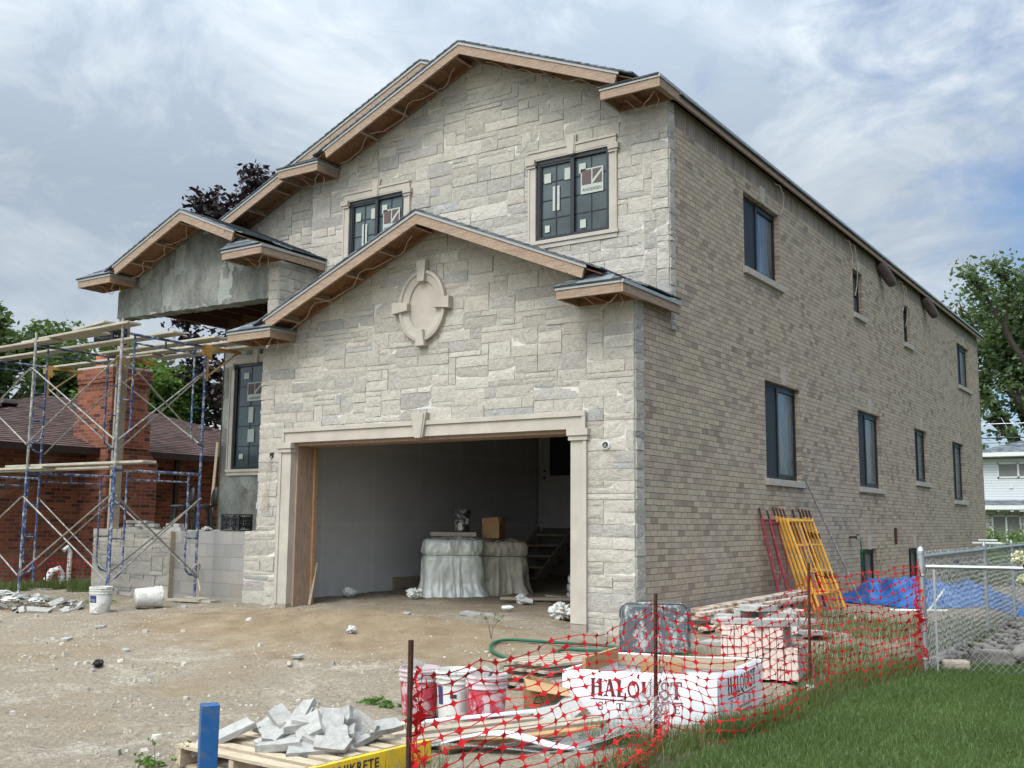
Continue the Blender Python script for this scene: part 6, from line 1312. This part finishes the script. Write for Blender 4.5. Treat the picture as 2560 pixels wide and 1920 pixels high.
# ---------------------------------------------------------------- porch ledge items
for k, (x, y, z, s_) in enumerate(((-10.2, .5, 0, 6), (-9.95, .45, .0, 2), (-9.7, .55, 0, 0), (-10.15, .5, .055, 0), (-9.9, .5, .06, 6), (-9.72, .5, .055, 4), (-10.05, .5, .115, 2), (-9.8, .5, .115, 1))): slab((x, y, 1.20+z), (0, 0, k*.7), s_, 'stone piece in the low stack at the left end of the porch ledge', 'stones stacked on the porch ledge')
for k, (x, z) in enumerate(((-9.0, 0), (-8.84, 0), (-8.93, .065), (-8.70, 0), (-8.74, .06))): m = MB(); m.box((x, .35, 1.225+z), (.15, .11, .06)); tag(m.build('offcut_block', 'slab', None, bevel=.004), 'small pale block on the porch ledge beside the chairs', 'block', 'blocks on the porch ledge')
for k, (x, y) in enumerate(((-10.15, 1.5), (-9.52, 1.5))):
    t3 = thing('stacking_chair', ('left' if k == 0 else 'right')+' black rounded chair stored under the porch', 'chair', (x, y, 1.2), 'black chairs under the porch', rot=(0, 0, -.5)); m = MB(); m.smooth = True; m.lathe([(0, -.02), (.17, -.02), (.20, 0), (.17, .03), (0, .04)], 22, (0, 0, .42)); m.build('seat', 'black', t3, True); m = MB(); m.lathe([(0, -.02), (.15, -.02), (.19, 0), (.15, .03), (0, .03)], 22, (0, .19, .60), Matrix.Rotation(radians(82), 3, 'X')); m.build('backrest', 'black', t3, True)
    for sx in (-1, 1):
        for sy in (-1, 1): m = MB(); m.tube([(sx*.10, sy*.10, .42), (sx*.14, sy*.14, 0)], .03, 6); m.build('leg', 'black', t3, True)
crumple((-8.15, .45, 1.2), .08, 'white rag on the porch ledge beside the milk crate', 33)
m = MB(); m.beam((-10.55, YE-.12, 1.2), (-10.47, YE-.08, 2.9), .07, .02, up=(0, 1, 0)); tag(m.build('strip_board', 'pallet'), 'tall pale strip of wood against the left edge of the stucco wall', 'board')
# white rope on the right rear scaffold leg, boards under its foot
m = MB(); m.tube([(-7.5+.05*cos(a), -.28+.07*sin(a), .62+.09*cos(a*1.0)) for a in np.linspace(0, 2*pi, 18)]+[(-7.48, -.25, .5), (-7.35, -.3, .3), (-7.42, -.28, .16), (-7.2, -.4, .14)], .012, 6); tag(m.build('rope', 'cable'), 'pale rope looped round the scaffold leg by the block wall', 'rope')
board((-7.9, -.42, .15), (-7.0, -.30, .15), .2, .035, 'plank', 'board under the scaffold foot by the block wall', 'sole boards'); board((-7.7, -.2, .185), (-7.15, -.38, .18), .16, .03, 'plank', 'upper board under the scaffold foot by the block wall', 'sole boards'); board((-12.1, -.3, .12), (-11.6, -.15, .12), .3, .05, 'plank', 'square board under the rear left scaffold foot', 'sole boards')
# ---------------------------------------------------------------- rubble heap at the left
random.seed(21)
for k in range(46):
    a = random.uniform(0, 2*pi); r = random.random()**.6; x = -9.15+1.25*r*cos(a); y = -2.05+.55*r*sin(a); z = H(x, y)+max(0, .16*(1-r))
    slab((x, y, z), (random.uniform(-.6, .6), random.uniform(-.6, .6), random.uniform(0, 6)), k, 'broken stone in the rubble heap at the left edge', 'stones in the left rubble heap', random.uniform(.35, .8))
for k, (x, y, r, mt, lb) in enumerate(((-9.5, -2.35, .15, 'trash_white', 'large white torn sheet in the left rubble heap'), (-9.85, -2.0, .13, 'trash_white', 'pale blue white sheet at the far edge of the rubble heap'), (-9.3, -2.5, .12, 'cardboard', 'torn cardboard in the left rubble heap'), (-8.9, -2.45, .12, 'trash_white', 'flat white paper at the front of the rubble heap'), (-8.5, -2.3, .10, 'trash_white', 'white scrap at the right end of the rubble heap'))): crumple((x, y, H(x, y)+.12), r, lb, 50+k, mt, flat=.35)
for k, (x, y, s_) in enumerate(((-4.2, -3.9, 5), (-6.1, -2.9, 7), (-5.6, -3.7, 3), (-6.6, -1.2, 5), (-2.2, -3.3, 7), (-3.0, -.6, 3), (-7.9, -3.2, 5))): slab((x, y, H(x, y)+.01), (.1, .05, k), s_, 'lone flat stone chip lying on the forecourt dirt', 'stray chips on the forecourt', .6)
# river stones and blocks beyond the lawn
for lb, c, sz in (('dark grey landscape block at the lawn edge by the chain link fence', (3.62, 1.25, -.02), (.42, .3, .16)), ('tan sandstone block beside the thick fence post', (3.40, .62, -.05), (.26, .18, .10))):
    m = MB(); m.box(c, sz, Matrix.Rotation(.4, 3, 'Z'), .95, .01); tag(m.build('edging_block', 'pebble' if 'dark' in lb else 'greywood', None, bevel=.02), lb, 'block')
m = MB(); m.smooth = True; m.grid(18, 10, lambda u, v: (4.1+.32*(1+.2*fbm(u*4, v*4, 3, 2))*cos(2*pi*u)*cos(pi*(v-.5)), 1.55+.26*sin(2*pi*u)*cos(pi*(v-.5)), .0+.16*sin(pi*(v-.5)))); tag(m.build('boulder', 'pebble'), 'rounded grey boulder at the right end of the river stones', 'boulder')
m = MB(); random.seed(8)
for k in range(1500):
    x = random.uniform(3.0, 5.4); y = random.uniform(.7, 7.5)
    if y < .75+(x-3.1)*.85 or x > 3.3+(y-.7)*.45+1.3: continue
    s_ = random.uniform(.03, .085); b0 = len(m.v); R3 = Matrix.Rotation(random.uniform(0, 6), 3, 'Z'); z = -.09+random.uniform(0, .05); rg = []
    for j, (rr_2, zz) in enumerate(((.6, -.5), (1, 0), (.62, .55))): rg.append([m.V(R3 @ Vector((s_*rr_2*cos(2*pi*q/7), s_*.72*rr_2*sin(2*pi*q/7), s_*zz*.8))+Vector((x, y, z))) for q in range(7)])
    m.smooth = True
    for A3, B3 in zip(rg, rg[1:]):
        for q in range(7): m.F((A3[q], A3[(q+1) % 7], B3[(q+1) % 7], B3[q]))
    m.F(rg[-1])
tag(m.build('river_stones', 'pebble'), 'bed of rounded river stones behind the chain link fence', 'stones', kind='stuff')
# loose gravel on the forecourt
m = MB(); random.seed(9)
for k in range(8000):
    x = random.uniform(-10.5, 2.3); y = -8.6+8.3*random.random()**.85
    if x > 0: y = random.uniform(-8.2, 3.5)
    if fbm(x*.8, y*.8, 3, 4) < .06 and random.random() < .88: continue
    if math.exp(-((x+3.4)/2.3)**2-((y+1.6)/1.1)**2) > .35 and random.random() < .93: continue
    s_ = random.uniform(.005, .019)*(1+2.2*(random.random() < .035)); z = H(x, y)+.022*fbm(x*1.3, y*1.3, 1, 3)+.020*fbm(x*5, y*5, 4, 3)+.010*fbm(x*16, y*16, 9, 2)+s_*.2; n = random.choice((4, 5)); a0 = random.random()*6; lm = random.uniform(.5, 1); m.cur = (.47*lm, .43*lm, .36*lm)
    P = [(x+s_*random.uniform(.6, 1.1)*cos(a0+2*pi*q/n), y+s_*random.uniform(.5, 1)*sin(a0+2*pi*q/n)) for q in range(n)]; lo = [m.V((p[0], p[1], z-s_*.4)) for p in P]; hi = [m.V((x+(p[0]-x)*.75, y+(p[1]-y)*.75, z+s_*random.uniform(.25, .6))) for p in P]; m.F(hi)
    for q in range(n): m.F((lo[q], lo[(q+1) % n], hi[(q+1) % n], hi[q]))
t = NT('limestone_chip'); M['chip'] = t.fin(t.attr(), .9, 0, .2)
tag(m.build('gravel', 'chip'), 'scattered limestone chips and gravel over the forecourt dirt', 'gravel', kind='stuff')
# ---------------------------------------------------------------- grass
def blades(name, P, hgt, wid, mat, lean=.35, label=None, cat=None):
    N = len(P); a = RN.random(N)*2*pi; h = hgt*(.55+.8*RN.random(N)); l = h*lean*(RN.normal(size=N)); wv = wid*(.6+.8*RN.random(N)); V = np.empty((N, 5, 3)); dx = np.cos(a); dy = np.sin(a); la = RN.random(N)*2*pi; lx = np.cos(la)*l; ly = np.sin(la)*l
    V[:, 0] = P+np.stack([dx*wv, dy*wv, 0*a], 1); V[:, 1] = P-np.stack([dx*wv, dy*wv, 0*a], 1); mid = P+np.stack([lx*.35, ly*.35, h*.6], 1); V[:, 2] = mid-np.stack([dx*wv*.7, dy*wv*.7, 0*a], 1); V[:, 3] = P+np.stack([lx, ly, h*(1-.25*np.minimum(1, np.abs(l)/h))], 1); V[:, 4] = mid+np.stack([dx*wv*.7, dy*wv*.7, 0*a], 1)
    me = bpy.data.meshes.new(name); me.vertices.add(N*5); me.vertices.foreach_set('co', V.ravel()); b5 = np.arange(N)[:, None]*5; li = np.concatenate([b5+np.array([0, 1, 2, 4]), b5+np.array([4, 2, 3])], 1).ravel(); me.loops.add(N*7); me.loops.foreach_set('vertex_index', li); me.polygons.add(N*2); ls = np.stack([np.arange(N)*7, np.arange(N)*7+4], 1).ravel(); me.polygons.foreach_set('loop_start', ls); me.polygons.foreach_set('loop_total', np.tile([4, 3], N)); me.update(calc_edges=True)
    col = np.ones((N*7, 4)); pt_ = .5+.5*np.sin(P[:, 0]*2.1+1.7*np.sin(P[:, 1]*1.3))*np.sin(P[:, 1]*1.9+np.sin(P[:, 0]*3.1)); col[:, :3] = np.repeat(.62*RN.random(N)+.38*pt_, 7)[:, None]; at = me.color_attributes.new('Col', 'FLOAT_COLOR', 'CORNER'); at.data.foreach_set('color', col.ravel()); me.materials.append(M[mat]); o = bpy.data.objects.new(name, me); COL.objects.link(o); return tag(o, label, cat, kind='stuff')
N = 330000; x = 2.4+4.6*RN.random(N); y = -8.2+11.0*RN.random(N); edge = np.interp(y, [-8.2, -7.1, -5.6, -4.5, -3.1, -1.7, .2], [2.75, 2.8, 2.98, 2.9, 3.12, 2.98, 3.25]); keep = (x > edge+.06*RN.normal(size=N)) & (y < .72+(x-3.1)*.82+.05*RN.normal(size=N)); x, y = x[keep], y[keep]
blades('lawn', np.stack([x, y, np.full(len(x), -.105)], 1), .058, .0026, 'grass', .75, 'mown green lawn at the lower right', 'lawn')
P = []
random.seed(5)
def patch(cx, cy, rx, ry, n):
    for _ in range(n):
        a = random.random()*2*pi; r = random.random()**.5; x = cx+rx*r*cos(a); y = cy+ry*r*sin(a); P.append((x, y, H(x, y)-.01))
for k in range(60): t = k/59; q = spline([Vector((2.75, -6.3, 0)), Vector((2.75, -4.6, 0)), Vector((2.95, -3.2, 0)), Vector((2.85, -1.7, 0)), Vector((3.15, .2, 0))], t); patch(q.x-.05, q.y, .16, .2, 95 if t > .15 else 50)
patch(2.3, -4.75, .3, .2, 450); patch(2.78, -3.9, .18, .3, 700); patch(2.55, -.4, .55, 1.2, 2200); patch(2.1, 2.2, .8, 1.2, 2200); patch(2.9, 3.8, .35, 1.8, 1800); patch(1.2, 3.6, .5, .4, 500); patch(.4, -.1, .3, .3, 200); patch(1.2, -1.2, .35, .4, 400); patch(1.0, -3.0, .3, .25, 180); patch(1.78, -6.3, .08, .3, 110)
blades('tall_grass', np.array(P), .145, .0024, 'weed', .7, 'long rough grass along the netting and side yard', 'grass')
P = []; patch(-12.2, -.6, .6, 2.6, 3500); patch(-12.0, 2.6, .8, 1.5, 1200); patch(-10.9, .3, .4, .5, 400); blades('rough_grass', np.array(P), .22, .006, 'weed', .6, 'rough grass at the foot of the bungalow fence', 'grass')
def weed(x, y, r, n, label, hh=.05):
    cs = [(x+random.uniform(-r, r), y+random.uniform(-r, r)*.7, H(x, y)+random.uniform(.0, hh)) for _ in range(n)]; o = leaf_mesh('weed_clump', cs, [r*.3]*n, 16, .016, 'leaf_bright', None, .35, .45); tag(o, label, 'weeds')
weed(-.05, -4.55, .14, 18, 'low green weed patch on the dirt left of the buckets'); weed(.18, -4.62, .1, 12, 'smaller weed patch just left of the first bucket'); weed(.02, -6.15, .10, 14, 'weed patch at the back left corner of the pallet'); weed(.30, -7.0, .08, 16, 'bright green tuft between the blue post and the picture edge', .04); weed(.45, -2.9, .25, 20, 'weed patch around the slat stack'); weed(-8.6, -1.3, .3, 16, 'dark weeds behind the standing white bucket')
def stalk(x, y, h_, n, label, spread=.25):
    t4 = thing('weed_stalk', label, 'weed', (x, y, H(x, y))); m = MB(); cs = []
    for k in range(n):
        a = random.random()*6.28; P2 = [(x, y, H(x, y)), (x+.3*spread*h_*cos(a), y+.3*spread*h_*sin(a), H(x, y)+h_*.5), (x+spread*h_*cos(a), y+spread*h_*sin(a), H(x, y)+h_*random.uniform(.8, 1))]; m.tube(P2, [.002, .0015, .0008], 4); cs += [P2[2], tuple((Vector(P2[1])+Vector(P2[2]))/2)]
    m.build('stem', 'weed' if False else 'bark', t4); leaf_mesh('leaves', cs, [.035]*len(cs), 10, .010, 'weed', t4)
stalk(-1.03, -1.5, .3, 6, 'spindly weed growing in the sand before the garage', .4); stalk(1.32, -7.75, .42, 3, 'dry grass stalk left of the blue post', .35); stalk(.55, 8.3, .9, 8, 'tall weed against the brick wall behind the tarp', .3)
# flowering shrub at the right edge
FS = thing('hydrangea_bush', 'cream hydrangea heads poking in at the right edge', 'flowering shrub', (4.62, -1.0, -.1))
cs = [(4.42+.22*random.uniform(-.3, 1), -1.05+random.uniform(-.25, .35), random.uniform(.05, 1.1)) for _ in range(60)]; leaf_mesh('foliage', [(a+.22, b, c) for a, b, c in cs], [.11]*60, 16, .035, 'leaf_bright', FS)
for k, (x, y, z, r) in enumerate(((4.335, -1.27, 1.12, .075), (4.36, -1.22, .93, .06), (4.42, -1.2, .84, .05), (4.45, -1.2, 1.02, .07))): leaf_mesh('flower_head', [(x, y, z)], [r], 420, .011, 'petal', FS, .85, .8)
m = MB(); 
for x, y, z in ((4.34, -1.26, 1.1), (4.37, -1.2, .9), (4.45, -1.2, 1.0)): m.tube([(4.6, -1.0, -.1), (4.52, -1.1, z*.5), (x, y, z)], .006, 5)
m.build('stem', 'bark', FS)
